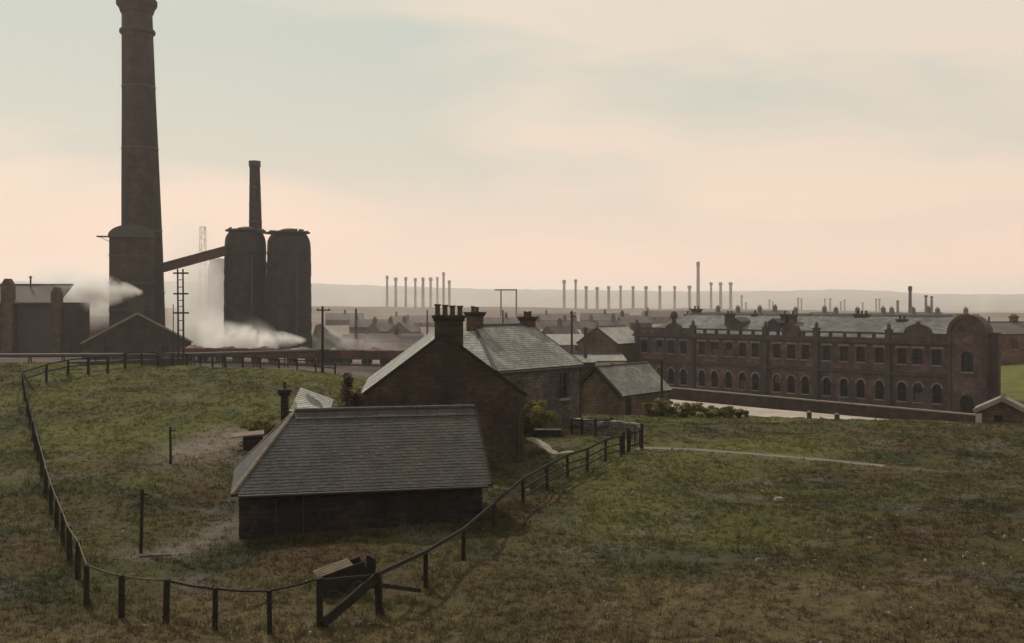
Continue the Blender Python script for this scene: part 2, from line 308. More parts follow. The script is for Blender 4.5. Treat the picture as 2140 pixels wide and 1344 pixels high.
# ------------------------------------------------------------------ terrain
_cols = [
 (-500, [(1,6.2),(10,3.2),(17,.7),(22,0),(50,.4),(58,1.4),(66,2.8),(74,3.3),(84,3.1),(100,2),(130,-.3),(150,-.8),(260,-.9),(420,-4.2),(620,-2.6),(730,2.2),(820,6.3),(900,5),(1100,-8),(1800,-10)]),
 (60,   [(1,6.2),(10,3.2),(17,.7),(22,0),(30,.1),(36,.45),(44,.75),(50,1.0),(58,1.6),(66,2.6),(74,3.3),(84,3.15),(100,2),(130,-.3),(150,-.8),(260,-.9),(420,-4.2),(620,-2.6),(730,2.2),(820,6.3),(900,5),(1100,-8),(1800,-10)]),
 (450,  [(1,6.2),(10,3.2),(17,.7),(22,0),(29,-.12),(34,-.25),(40,.2),(46,.5),(52,.8),(58,1.4),(66,2.5),(74,3.25),(84,3.1),(100,1.9),(130,-.3),(150,-.8),(260,-.9),(420,-4.2),(620,-2.6),(730,2.2),(820,6.3),(900,5),(1100,-8),(1800,-10)]),
 (700,  [(1,6.2),(10,3.2),(17,.7),(22,0),(46,.1),(52,.5),(58,1.4),(66,2.6),(76,3.2),(84,3),(100,1.4),(130,-.5),(150,-.8),(260,-.9),(420,-4.2),(620,-2.6),(730,2.2),(820,6.3),(900,5),(1100,-8),(1800,-10)]),
 (900,  [(1,6.2),(10,3.2),(17,.7),(22,0),(46,.1),(52,.4),(60,.5),(70,.8),(84,.4),(100,-.8),(130,-1.5),(200,-1.6),(260,-1.3),(420,-4.2),(620,-2.6),(730,2.2),(820,6.3),(900,5),(1100,-8),(1800,-10)]),
 (1100, [(1,6.2),(10,3.2),(17,.7),(22,0),(46,.1),(52,.35),(60,.4),(70,.3),(84,-.7),(100,-1.8),(130,-3.4),(200,-3.5),(260,-2.8),(420,-4.2),(620,-2.6),(730,2.2),(820,6.3),(900,5),(1100,-8),(1800,-10)]),
 (1300, [(1,6.2),(10,3.2),(17,.7),(22,0),(46,.1),(52,.2),(62,.3),(72,0),(85,-1.1),(100,-2.5),(120,-4.2),(150,-5),(200,-5),(260,-4),(420,-4.2),(620,-2.6),(730,2.2),(820,6.2),(900,5),(1100,-8),(1800,-10)]),
 (1500, [(1,6.2),(10,3.2),(17,.7),(22,0),(50,.1),(70,.1),(80,-.3),(94,-2.6),(108,-4.4),(142,-4.6),(165,-5.6),(260,-5),(420,-4.2),(620,-2.6),(730,2.2),(820,5),(900,4),(1100,-8),(1800,-10)]),
 (1800, [(1,6.2),(10,3.2),(17,.7),(22,0),(60,.05),(72,0),(80,-.75),(92,-3.4),(102,-4.4),(126,-4.6),(140,-5.6),(260,-5),(420,-4.2),(620,-2.6),(730,2.2),(820,3),(900,2),(1100,-8),(1800,-10)]),
 (2100, [(1,6.2),(10,3.2),(17,.7),(22,0),(60,.05),(70,-.05),(78,-.8),(88,-3.2),(98,-4.3),(114,-4.4),(126,-3.8),(150,-1),(175,-1.4),(260,-3),(420,-4.2),(620,-2.6),(730,2.2),(820,2),(900,2),(1100,-8),(1800,-10)]),
 (2700, [(1,6.2),(10,3.2),(17,.7),(22,0),(60,.05),(70,-.05),(78,-.8),(88,-3.2),(98,-4.2),(114,-4.2),(126,-3.4),(150,-1),(175,-1.4),(260,-3),(420,-4.2),(620,-2.6),(730,2.2),(820,2),(900,2),(1100,-8),(1800,-10)]),
]
_U = np.linspace(-1.0, 1.0, 161); _T = np.linspace(0, math.log(9000), 420)
_cu = np.array([(p-1070)/F for p, _ in _cols])
_pro = np.array([np.interp(_T, [math.log(a) for a, _ in q], [z for _, z in q]) for _, q in _cols])
_G = np.array([[0.0]])
_G = np.stack([np.interp(_U, _cu, _pro[:, j]) for j in range(len(_T))], 1)
def _blur(a, k, axis):
    ker = np.exp(-0.5*(np.arange(-3*k, 3*k+1)/k)**2); ker /= ker.sum()
    pad = [(0, 0), (0, 0)]; pad[axis] = (3*k, 3*k); b = np.pad(a, pad, mode='edge')
    return np.apply_along_axis(lambda v: np.convolve(v, ker, 'valid'), axis, b)
_G = _blur(_blur(_G, 4, 0), 2, 1)
def hgt(x, y):
    x = np.asarray(x, float); y = np.maximum(np.asarray(y, float), 1.0)
    u = np.clip(x/y, -0.999, 0.999); t = np.clip(np.log(y), 0, _T[-1]-1e-6)
    fu = (u+1)/2*(len(_U)-1); ft = t/_T[-1]*(len(_T)-1)
    i = np.floor(fu).astype(int); j = np.floor(ft).astype(int); i = np.minimum(i, len(_U)-2); j = np.minimum(j, len(_T)-2); a = fu-i; b = ft-j
    return (_G[i, j]*(1-a)+_G[i+1, j]*a)*(1-b)+(_G[i, j+1]*(1-a)+_G[i+1, j+1]*a)*b
def H(x, y): return float(hgt(x, y))
def onground(px, py, lo=12, hi=160):
    """where the sight line through a photograph pixel first meets the terrain"""
    for d in np.arange(lo, hi, 0.1):
        p = at(px, py, d)
        if p.z <= H(p.x, p.y): return Vector((p.x, p.y, H(p.x, p.y)))
    return at(px, py, hi)
def _hash(i, j): 
    v = np.sin(i*127.1+j*311.7)*43758.5453; return v-np.floor(v)
def vnoise(x, y):
    i = np.floor(x); j = np.floor(y); a = x-i; b = y-j; a = a*a*(3-2*a); b = b*b*(3-2*b)
    return (_hash(i, j)*(1-a)+_hash(i+1, j)*a)*(1-b)+(_hash(i, j+1)*(1-a)+_hash(i+1, j+1)*a)*b
def segdist(x, y, pts):
    best = np.full(np.shape(x), 1e9)
    for (x0, y0), (x1, y1) in zip(pts[:-1], pts[1:]):
        dx, dy = x1-x0, y1-y0; t = np.clip(((x-x0)*dx+(y-y0)*dy)/(dx*dx+dy*dy), 0, 1)
        best = np.minimum(best, np.hypot(x-x0-t*dx, y-y0-t*dy))
    return best
PATH = [(p.x, p.y) for p in [onground(a, b) for a, b in ((1322, 939), (1345, 936), (1450, 940), (1550, 947), (1650, 955), (1750, 964), (1850, 975), (1960, 985))]]
YARDPATH = [(p.x, p.y) for p in [onground(a, b) for a, b in ((1106, 916), (1125, 924), (1146, 939), (1165, 949), (1196, 944))]]
WALL0, WALL1 = (47.9, 104.9), (20.6, 141.8)
wd = Vector((WALL1[0]-WALL0[0], WALL1[1]-WALL0[1], 0)).normalized(); wn_ = Vector((-wd.y, wd.x, 0))   # wn_ points towards the viewer's left
ROADC = [(WALL0[0]+wn_.x*5-wd.x*60, WALL0[1]+wn_.y*5-wd.y*60), (WALL1[0]+wn_.x*5+wd.x*4, WALL1[1]+wn_.y*5+wd.y*4)]
soilA = [(p.x, p.y) for p in [onground(a, b) for a, b in ((372, 975), (430, 945), (500, 915))]]
soilB = [(p.x, p.y) for p in [onground(a, b) for a, b in ((300, 1165), (420, 1130), (490, 1090))]]
def lumps(x, y):
    near = np.clip((140-y)/60, 0, 1)
    w = np.clip((np.minimum(segdist(x, y, PATH)-0.7, segdist(x, y, YARDPATH)-0.7))/1.5, 0, 1)
    w = w*np.clip((segdist(x, y, ROADC)-5)/3, 0, 1)
    farl = np.clip((y-420)/200, 0, 1)*np.clip((1000-y)/80, 0, 1)*((vnoise(x*.012, y*.006)-.5)*3.0+(vnoise(x*.05+7, y*.02)-.5)*1.2)
    return farl+near*w*((vnoise(x*.13+3, y*.13)-.5)*.5*np.clip((y-26)/10, 0, 1)*np.clip((x+45)/5, 0, 1)*np.clip((-11-x)/4, 0, 1)+(vnoise(x*.35, y*.35)-.5)*.4+(vnoise(x*1.1+9, y*1.1)-.5)*.16+(vnoise(x*2.9, y*2.9+5)-.5)*.07)
def GZ(x, y): return H(x, y)+float(lumps(np.array(x, float), np.array(y, float)))
def masks(x, y):
    d = np.maximum(y, 1); px = 1070+x/d*F
    nz1 = vnoise(x*.25+3, y*.25)
    near = np.clip((31-y)/6+(nz1-.5)*1.6, 0, 1)*.85
    dry = np.maximum(near, np.clip((px-1750)/400, 0, 1)*np.clip((nz1-.35)*3, 0, 1)*np.clip((48-y)/14, 0, 1)*.7)
    dry = np.maximum(dry, np.clip(1-segdist(x, y, PATH)/2.2+(nz1-.5), 0, 1)*.8)
    crest = np.clip((y-63)/14, 0, 1)*np.clip((1250-px)/100, 0, 1)*np.clip((px-380)/250, 0, 1)
    lush = np.maximum(crest*np.clip(.5+nz1*.7, 0, 1), np.clip((px-1300)/100, 0, 1)*np.clip((y-66)/8, 0, 1)*np.clip((nz1-.2)*2, 0, 1)*.65)
    lush = np.maximum(lush, np.clip((px-2040)/40, 0, 1)*np.clip((y-108)/10, 0, 1))
    lush = np.maximum(lush, np.clip((420-px)/200, 0, 1)*np.clip((y-52)/12, 0, 1)*.35*np.clip(nz1*1.6, 0, 1))
    dirt = np.maximum(np.clip(1-segdist(x, y, soilA)/2.6+(nz1-.5)*.7, 0, 1), np.clip(1-segdist(x, y, soilB)/1.6+(nz1-.5)*.7, 0, 1))*.8
    lush = np.maximum(lush, np.clip((900-px)/200, 0, 1)*np.clip((y-40)/10, 0, 1)*np.clip((nz1-.25)*2.2, 0, 1)*.5)
    lush = np.maximum(lush, np.clip((px-1150)/150, 0, 1)*np.clip((1900-px)/200, 0, 1)*np.clip((y-33)/8, 0, 1)*np.clip((vnoise(x*.12+8, y*.12)-.25)*2.2, 0, 1)*.6)
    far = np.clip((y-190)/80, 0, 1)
    ash = np.clip((y-102)/14, 0, 1)*np.clip((940-px)/80, 0, 1)*np.clip((290-y)/60, 0, 1)
    return dry, lush*(1-far)*(1-ash), dirt*(1-far), far, ash
ys = np.concatenate([np.linspace(-40, 14, 28), np.arange(15, 92, .45), np.arange(92, 180, 1.5), np.geomspace(180, 9000, 120)])
us = np.linspace(-1, 1, 261)
Y, Uu = np.meshgrid(ys, us, indexing='ij'); X = Uu*(np.maximum(Y, 0)*.98+14)
Z = hgt(X, Y)+lumps(X, Y)
nr, nc = Y.shape
me = bpy.data.meshes.new('ground')
vi = np.arange(nr*nc).reshape(nr, nc)
quads = np.stack([vi[:-1, :-1], vi[:-1, 1:], vi[1:, 1:], vi[1:, :-1]], -1).reshape(-1, 4)
me.from_pydata(np.stack([X, Y, Z], -1).reshape(-1, 3).tolist(), [], quads.tolist())
for nm, arr in zip(('dry', 'lush', 'dirt', 'far', 'ash'), masks(X, Y)):
    me.attributes.new(nm, 'FLOAT', 'POINT').data.foreach_set('value', np.ascontiguousarray(arr, dtype=np.float32).ravel())
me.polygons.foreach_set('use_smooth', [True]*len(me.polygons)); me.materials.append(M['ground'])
go = bpy.data.objects.new('ground', me); COL.objects.link(go); go['kind'] = 'structure'

# far hills
hm = MB()
sk = [(-900, 590), (0, 588), (300, 588), (660, 592), (800, 597), (1000, 604), (1200, 606), (1460, 609), (1600, 609), (1700, 606), (1790, 604), (1880, 610), (1960, 615), (2140, 615), (3000, 610)]
hx = np.linspace(-900, 3000, 260); hy = np.interp(hx, [a for a, _ in sk], [b for _, b in sk]); hy = np.convolve(np.pad(hy, 4, mode='edge'), np.ones(9)/9, 'valid')
rows = []
for d, k in ((3000, 0), (3500, .12), (4000, .4), (4400, .72), (4800, 1.0), (5400, .8), (6800, .2)):
    top = EYE-(hy-636)/F*4800+(vnoise(hx*.05, hx*0)-.5)*5
    zz = -12+(top+12)*k+(vnoise(hx*.02+d, hx*0+d)-.5)*26*(1 if 0 < k < 1 else 0)
    rows.append([((a-1070)/F*d, d, z) for a, z in zip(hx, zz)])
for r0, r1 in zip(rows[:-1], rows[1:]):
    for i in range(len(hx)-1): hm.face([r0[i], r0[i+1], r1[i+1], r1[i]])
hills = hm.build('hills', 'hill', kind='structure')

def strip(name, pts, w, mat, lift=0.03, step=0.6, edge=0.0, z=None):
    mb = MB(); P = [Vector((a, b, 0)) for a, b in pts]; S_ = []
    for p, q in zip(P[:-1], P[1:]):
        n = max(1, int((q-p).length/step))
        S_ += [p+(q-p)*k/n for k in range(n)]
    S_.append(P[-1]); prev = None; m = 5
    for i, p in enumerate(S_):
        t = (S_[min(i+1, len(S_)-1)]-S_[max(i-1, 0)]).normalized(); nrm = Vector((-t.y, t.x, 0))
        wl = w/2*(1+edge*(random.random()-.5)); wr = w/2*(1+edge*(random.random()-.5)); row = []
        for k in range(m):
            q = p+nrm*(wl+(-wl-wr)*k/(m-1)); row.append((q.x, q.y, (GZ(q.x, q.y) if z is None else z)+lift*(0.2 if k in (0, m-1) else 1)))
        if prev:
            for k in range(m-1): mb.face([prev[k], prev[k+1], row[k+1], row[k]])
        prev = row
    return mb.build(name, mat, kind='structure')
strip('footpath', PATH[:-1], 0.65, 'path', edge=.9)
strip('yard_path', YARDPATH, 0.55, 'path_pale', edge=1.1)
strip('road', ROADC, 9.0, 'road', step=2, lift=.12)
strip('shale_track', [(-75, 186), (-18, 172), (10, 160)], 16, 'pink', step=3, lift=.12)

# ------------------------------------------------------------------ building helpers
def slates(mb, P0, P1, Q0, Q1, expo=.22, wid=.3, th=.02, jit=.5):
    P0, P1, Q0, Q1 = map(Vector, (P0, P1, Q0, Q1)); nrm = (P1-P0).cross(Q0-P0).normalized()
    if nrm.z < 0: nrm = -nrm
    n = max(1, round(((Q0+Q1)/2-(P0+P1)/2).length/expo))
    for i in range(n):
        t0, t1 = i/n, min(1, (i+1.25)/n)
        a0, a1 = P0.lerp(Q0, t0), P1.lerp(Q1, t0); b0, b1 = P0.lerp(Q0, t1), P1.lerp(Q1, t1)
        L = (a1-a0).length; m = max(1, round(L/wid)); off = .5*(i % 2)
        cuts = [0]+[(k+off+(random.random()-.5)*.12)/m for k in range(1 if off == 0 else 0, m)]+[1]
        cuts = sorted(set(min(max(c, 0), 1) for c in cuts))
        for c0, c1 in zip(cuts[:-1], cuts[1:]):
            if c1-c0 < 1e-3: continue
            g = .004/L; lift = th*(1+jit*random.random()); dz = nrm*lift; dn = (b0-a0).normalized()*((random.random()-.5)*.025-(.05*random.random() if random.random() < .03 else 0))
            lo0, lo1 = a0.lerp(a1, c0+g)+dn, a0.lerp(a1, c1-g)+dn; hi0, hi1 = b0.lerp(b1, c0+g), b0.lerp(b1, c1-g)
            r = random.random(); i0 = len(mb.v)
            mb.v += [tuple(lo0), tuple(lo1), tuple(lo0+dz), tuple(lo1+dz), tuple(hi0+nrm*.004), tuple(hi1+nrm*.004)]
            mb.f += [(i0, i0+1, i0+3, i0+2), (i0+2, i0+3, i0+5, i0+4)]; mb.r += [r, r]
def roofslab(mb, P0, P1, Q1, Q0, th=.1):
    P = [Vector(p) for p in (P0, P1, Q1, Q0)]; n = (P[1]-P[0]).cross(P[3]-P[0]).normalized()
    if n.z < 0: P = [P[1], P[0], P[3], P[2]]; n = -n
    mb.hexa([p-n*th for p in P]+[p-n*.012 for p in P])
def stones(mb, fr, a0, a1, c0, c1, ch=.2, wid=.36, lim=None, skip=(), b=0.0, out=.035):
    """coursed rubble on the wall plane b (outwards = -b); lim(c) gives the a-range at a height"""
    c = c0
    while c < c1-.02:
        h = min(ch*(.8+.4*random.random()), c1-c); lo, hi = lim(c+h) if lim else (a0, a1)
        a = lo
        while a < hi-.03:
            w = min(wid*(.55+.9*random.random()), hi-a)
            if hi-a-w < .12: w = hi-a
            if not any(a+w > s[0] and a < s[1] and c+h > s[2] and c < s[3] for s in skip):
                o = out*(.5+random.random()); g = .012; r = random.random(); k = .02
                p = [fr(a+g, b, c+g), fr(a+w-g, b, c+g), fr(a+w-g, b, c+h-g), fr(a+g, b, c+h-g)]
                q = [fr(a+g+k*random.random(), b-o, c+g+k*random.random()), fr(a+w-g-k*random.random(), b-o, c+g+k*random.random()), fr(a+w-g-k*random.random(), b-o, c+h-g-k*random.random()), fr(a+g+k*random.random(), b-o, c+h-g-k*random.random())]
                i = len(mb.v); mb.v += [tuple(x) for x in p+q]
                mb.f += [(i+4, i+5, i+6, i+7), (i, i+1, i+5, i+4), (i+1, i+2, i+6, i+5), (i+2, i+3, i+7, i+6), (i+3, i, i+4, i+7)]; mb.r += [r]*5
            a += w
        c += h
def panel(mb, fr, a0, a1, c0, c1, ops=(), b=0.0, depth=.22):
    """wall sheet at depth b with real openings (a0,a1,c0,c1,arch) and their reveals"""
    A = sorted({a0, a1, *[o[0] for o in ops], *[o[1] for o in ops]}); C = sorted({c0, c1, *[o[2] for o in ops], *[o[3] for o in ops]})
    for x0, x1 in zip(A[:-1], A[1:]):
        for y0, y1 in zip(C[:-1], C[1:]):
            xm, ym = (x0+x1)/2, (y0+y1)/2
            if any(o[0] < xm < o[1] and o[2] < ym < o[3] for o in ops): continue
            mb.face([fr(x0, b, y0), fr(x1, b, y0), fr(x1, b, y1), fr(x0, b, y1)], .5)
    for o in ops:
        x0, x1, y0, y1 = o[:4]; arch = len(o) > 4 and o[4]
        if arch:
            w = (x1-x0)/2; cx = (x0+x1)/2; rs = min(arch, w); n = 8
            ar = [(cx-w*math.cos(PI*k/n), y1-rs+rs*math.sin(PI*k/n)) for k in range(n+1)]
            for (p, q), (s_, t_) in zip(ar[:-1], ar[1:]):
                mb.face([fr(p, b, q), fr(s_, b, t_), fr(s_, b, y1), fr(p, b, y1)], .5)
            loop = [(x1, y0), (x0, y0)]+ar
            loop = [(x0, y0)]+ar+[(x1, y0)]
        else: loop = [(x0, y0), (x0, y1), (x1, y1), (x1, y0)]
        for (p, q), (s_, t_) in zip(loop, loop[1:]+loop[:1]):
            mb.face([fr(p, b, q), fr(p, b+depth, q), fr(s_, b+depth, t_), fr(s_, b, t_)], .4)
def ridge_tiles(fr_pts, root, mat='ridge', step=.45, r=.11, name='ridge_tile'):
    P, Q = Vector(fr_pts[0]), Vector(fr_pts[1]); n = max(1, round((Q-P).length/step)); d = (Q-P)/n; u = d.normalized(); s = u.cross(Vector((0, 0, 1))).normalized(); up = s.cross(u)
    for k in range(n):
        mb = MB(); p, q = P+d*k+u*.006, P+d*(k+1)-u*.006; rr_ = r*(1+.08*(random.random()-.5)); i = 0; rows_ = []
        for base in (p, q):
            rows_.append([base+s*(rr_*1.25*math.cos(t))+up*(rr_*math.sin(t)-.05) for t in (0, PI*.28, PI*.5, PI*.72, PI)])
        for j in range(4): mb.face([rows_[0][j], rows_[0][j+1], rows_[1][j+1], rows_[1][j]], .5)
        mb.face(rows_[0], .5); mb.face(rows_[1], .5)
        mb.build(name, mat, root)
def sash(w, h, arch=0, wide=1):
    """window prototype facing -y, sill at z 0, centred on x"""
    mb = MB(); id_ = lambda a, b, c: Vector((a, b, c)); t = .07
    top = h-arch
    mb.box(id_, -w/2, -w/2+t, -.05, .05, 0, top); mb.box(id_, w/2-t, w/2, -.05, .05, 0, top)
    mb.box(id_, -w/2+t, w/2-t, -.05, .05, 0, t); mb.box(id_, -w/2+t, w/2-t, -.06, .04, h*.5-.035, h*.5+.035)
    mb.box(id_, -.02, .02, -.035, .03, t, h*.5-.035); mb.box(id_, -.02, .02, -.035, .03, h*.5+.035, top-t if not arch else h-.03)
    if arch:
        n = 8
        for k in range(n):
            p = [PI*k/n, PI*(k+1)/n]; o = [Vector((-w/2*math.cos(x), 0, top+arch*math.sin(x))) for x in p]; q = [Vector((-(w/2-t)*math.cos(x), 0, top+(arch-t)*math.sin(x))) for x in p]; dy = Vector((0, .05, 0))
            mb.hexa([q[0]-dy, q[1]-dy, q[1]+dy, q[0]+dy, o[0]-dy, o[1]-dy, o[1]+dy, o[0]+dy])
    else: mb.box(id_, -w/2+t, w/2-t, -.05, .05, h-t, h)
    f = mb.build('window', 'frame')
    for z0, z1 in ((t, h*.5), (h*.5, h)):
        g = MB()
        if arch and z1 == h:
            pts = [(-w/2+.03, .01, z0), (w/2-.03, .01, z0)]+[((w/2-.03)*math.cos(PI*k/8), .01, top+(arch-.03)*math.sin(PI*k/8)) for k in range(9)]
            g.face(pts)
        else: g.face([(-w/2+.03, .01, z0), (w/2-.03, .01, z0), (w/2-.03, .01, z1-.02), (-w/2+.03, .01, z1-.02)])
        g.build('pane', 'glass', f)
    s = MB(); s.box(id_, -w/2-.1, w/2+.1, -.34, .0, -.14, -.002); s.build('sill', 'dressing', f)
    return f
def drop(o):
    for c in list(o.children): bpy.data.objects.remove(c)
    bpy.data.objects.remove(o)
def stack_pots(root, fr, a, b, z, n, gap, r=.13, h=.45, mat='pot', along=True):
    for k in range(n):
        o = (k-(n-1)/2)*gap; p = fr(a+(o if along else 0), b+(0 if along else o), z)
        mb = MB(); s = .92+.16*random.random()
        mb.lathe([(r*.95, 0), (r*.8, h*.2*s), (r*.78, h*.8*s), (r*1.08, h*.86*s), (r*1.08, h*s), (r*.7, h*s), (r*.65, h*.7*s)], 12, p, cap=False); mb.build('chimney_pot', mat, root, smooth=False)
def chimney_stack(root, fr, a, b, z0, z1, w, dp, pots, mat='stone', potr=.13, poth=.45, gap=None, stone=True):
    mb = MB(); mb.box(fr, a-w/2, a+w/2, b-dp/2, b+dp/2, z0, z1-.28); st = mb.build('chimney_stack', 'mortar' if stone else mat, root)
    if stone:
        sm = MB(); stones(sm, lambda x, y, c: fr(a-w/2+x, b-dp/2+y, c), 0, w, z0, z1-.28, .17, .3)
        sm.build('stones', mat, st, kind='stuff')
    mb = MB(); mb.box(fr, a-w/2-.07, a+w/2+.07, b-dp/2-.07, b+dp/2+.07, z1-.28, z1-.14); mb.box(fr, a-w/2-.13, a+w/2+.13, b-dp/2-.13, b+dp/2+.13, z1-.138, z1); mb.build('cornice', 'stone_dark' if stone else 'trim', st)
    if pots: stack_pots(st, fr, a, b, z1, pots, gap or w/pots, potr, poth)
    return st

# ------------------------------------------------------------------ near shed with hipped slate roof
fr = frame((-9.33, 35.5), (8.44, 2.0)); LEN = 8.67; WID = 6.0; ZE = 1.6; ZR = 4.05
t = thing('stone_shed', (*fr(LEN/2, WID/2, 0)[:2], 0), 'low dark shed with a big hipped slate roof in the foreground', 'shed')
mb = MB(); b0 = -.9
panel(mb, fr, .15, LEN-.15, b0, ZE+.12, [(6.0, 7.0, b0, 1.25)], b=.25)
for (a_, b_, a2, b2) in ((LEN-.15, .25, LEN-.15, WID-.25), (LEN-.15, WID-.25, .15, WID-.25), (.15, WID-.25, .15, .25)):
    mb.face([fr(a_, b_, b0), fr(a2, b2, b0), fr(a2, b2, ZE+.12), fr(a_, b_, ZE+.12)])
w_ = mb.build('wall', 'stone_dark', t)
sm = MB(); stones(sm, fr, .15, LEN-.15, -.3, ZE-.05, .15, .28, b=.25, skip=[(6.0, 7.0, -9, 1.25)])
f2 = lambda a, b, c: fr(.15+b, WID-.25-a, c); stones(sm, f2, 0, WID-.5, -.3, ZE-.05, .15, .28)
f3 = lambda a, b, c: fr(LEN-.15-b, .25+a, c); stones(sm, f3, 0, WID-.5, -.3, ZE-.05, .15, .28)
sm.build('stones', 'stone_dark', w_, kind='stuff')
dm = MB()
for k in range(5): dm.box(fr, 6.02+k*.196, 6.02+k*.196+.188, .36, .40, -.3, 1.22)
d_ = dm.build('door', 'timber', t)
e = .14
eL, eR, eLb, eRb = fr(-e, -e, ZE), fr(LEN+e, -e, ZE), fr(-e, WID+e, ZE), fr(LEN+e, WID+e, ZE)
rL, rR = fr(2.05, 3.0, ZR), fr(LEN+e, 3.0, ZR)
rm = MB(); roofslab(rm, eL, eR, rR, rL); roofslab(rm, eRb, eLb, rL, rR)
pn = (eLb-eL).cross(rL-eL).normalized(); pn = pn if pn.z > 0 else -pn
rm.face([eL-pn*.02, rL-pn*.02, eLb-pn*.02])
rm.face([fr(LEN-.05, 0, ZE), fr(LEN-.05, WID, ZE), fr(LEN-.05, 3, ZR-.1)])
rf = rm.build('roof', 'ridge', t)
sm = MB(); slates(sm, eL, eR, rL.lerp(eL, .1), rR.lerp(eR, .1), .155, .22, .013, .6); slates(sm, eLb, eL, rL, rL+Vector((0, .01, 0)), .22, .3); slates(sm, eRb, eLb, rR, rL, .22, .3)
sm.build('slates', 'slate', rf, kind='stuff')
# dark lead-covered ridge boards along the crown of the roof
n = 9
for k in range(n):
    A0, A1 = rL.lerp(rR, k/n+.001), rL.lerp(rR, (k+1)/n-.001); dn = (eR-rR).normalized()*.5; up = Vector((0, 0, .06+.012*random.random())); th = Vector((0, 0, .035))
    mb = MB(); mb.hexa([A0+dn+up-th, A1+dn+up-th, A1+up-th, A0+up-th, A0+dn+up, A1+dn+up, A1+up, A0+up]); mb.build('ridge_board', 'iron', rf)
ridge_tiles((rL+Vector((0, 0, .06)), rR+Vector((0, 0, .06))), rf, 'ridge', .46, .1)
ridge_tiles((eL+Vector((0, 0, .05)), rL+Vector((0, 0, .06))), rf, 'hip', .42, .06, 'hip_tile')
ridge_tiles((eLb+Vector((0, 0, .05)), rL+Vector((0, 0, .06))), rf, 'hip', .42, .06, 'hip_tile')
mb = MB(); mb.bar(rR+Vector((0, 0, .0))+fr(.02, 0, 0)-fr(0, 0, 0), eR+fr(.02, 0, 0)-fr(0, 0, 0), .05, .2); mb.build('barge_board', 'timber', rf)
mb = MB(); mb.tube(fr(.1, -.2, ZE-.06), fr(LEN, -.2, ZE-.06), .05, n=8); mb.build('gutter', 'iron', rf)
for a_ in (1.35, 2.25):
    mb = MB(); mb.tube(fr(a_, .17, ZE-.1), fr(a_, .17, -.2), .022, n=6); mb.build('downpipe', 'iron', t)

# ------------------------------------------------------------------ main house: gable towards the viewer
u = Vector((.995, .1, 0)).normalized(); fr = frame((-7.05, 50.0), u); GW = 7.6; HL = 12.1; ZE = 3.68; ZR = 6.5; G0 = .1
t = thing('stone_house', (*fr(GW/2, HL/2, 0)[:2], .3), 'dark stone house whose tall gable and four-pot chimney face the viewer', 'house')
mb = MB()
rise = lambda a: ZE+(ZR-ZE)*(1-abs(a-GW/2)/(GW/2))
panel(mb, fr, 0, GW, G0-.8, ZE)
mb.face([fr(0, 0, ZE), fr(GW, 0, ZE), fr(GW/2, 0, ZR)]); mb.face([fr(GW, HL, ZE), fr(0, HL, ZE), fr(GW/2, HL, ZR)])
fs = lambda a, b, c: fr(GW-b, a, c)          # right side wall
panel(mb, fs, 0, HL, G0-.8, ZE)
mb.face([fr(0, HL, G0-.8), fr(0, 0, G0-.8), fr(0, 0, ZE), fr(0, HL, ZE)]); mb.face([fr(GW, HL, G0-.8), fr(0, HL, G0-.8), fr(0, HL, ZE), fr(GW, HL, ZE)])
w_ = mb.build('wall', 'mortar', t)
sm = MB(); k_ = (ZR-ZE)/(GW/2)
stones(sm, fr, 0, GW, G0-.2, ZE, .14, .27)
stones(sm, fr, 0, GW, ZE, ZR-.12, .14, .27, lim=lambda c: ((c-ZE)/k_, GW-(c-ZE)/k_))
stones(sm, fs, 0, HL, G0-.2, ZE, .19, .4); stones(sm, lambda a, b, c: fr(b, HL-a, c), 0, HL, G0-.2, ZE-.02, .19, .4)
sm.build('stones', 'stone', w_, kind='stuff')
rm = MB(); ov = .12; y0, y1 = -.06, HL+.1
sL, sR = fr(-.2, y0, ZE-.15), fr(GW+.2, y0, ZE-.15); bL, bR = fr(-.2, y1, ZE-.15), fr(GW+.2, y1, ZE-.15); pA, pB = fr(GW/2, y0, ZR+.02), fr(GW/2, y1, ZR+.02)
up = Vector((0, 0, .1)); roofslab(rm, bL+up, sL+up, pA+up, pB+up); roofslab(rm, sR+up, bR+up, pB+up, pA+up)
rf = rm.build('roof', 'ridge', t)
sm = MB(); slates(sm, bL+up, sL+up, pB+up, pA+up, .22, .3); slates(sm, sR+up, bR+up, pA+up, pB+up, .22, .3); sm.build('slates', 'slate_light', rf, kind='stuff')
ridge_tiles((pA+up*1.6, pB+up*1.6), rf, 'ridge', .46, .1)
for P, Q in ((sL, pA), (sR, pA)):
    mb = MB(); mb.bar(P+up*.6+fr(0, -.03, 0)-fr(0, 0, 0), Q+up*.6+fr(0, -.03, 0)-fr(0, 0, 0), .05, .16); mb.build('verge', 'timber', rf)
chimney_stack(t, fr, GW/2+.26, .42, 4.9, 7.47, 1.36, .72, 4, gap=.36, potr=.15, poth=.5)
# blocked lower lean-to scar and drainpipe at the right of the gable
mb = MB(); mb.tube(fr(GW-.18, -.09, ZE-.2), fr(GW-.18, -.09, G0), .05, n=8); mb.build('downpipe', 'iron', t)

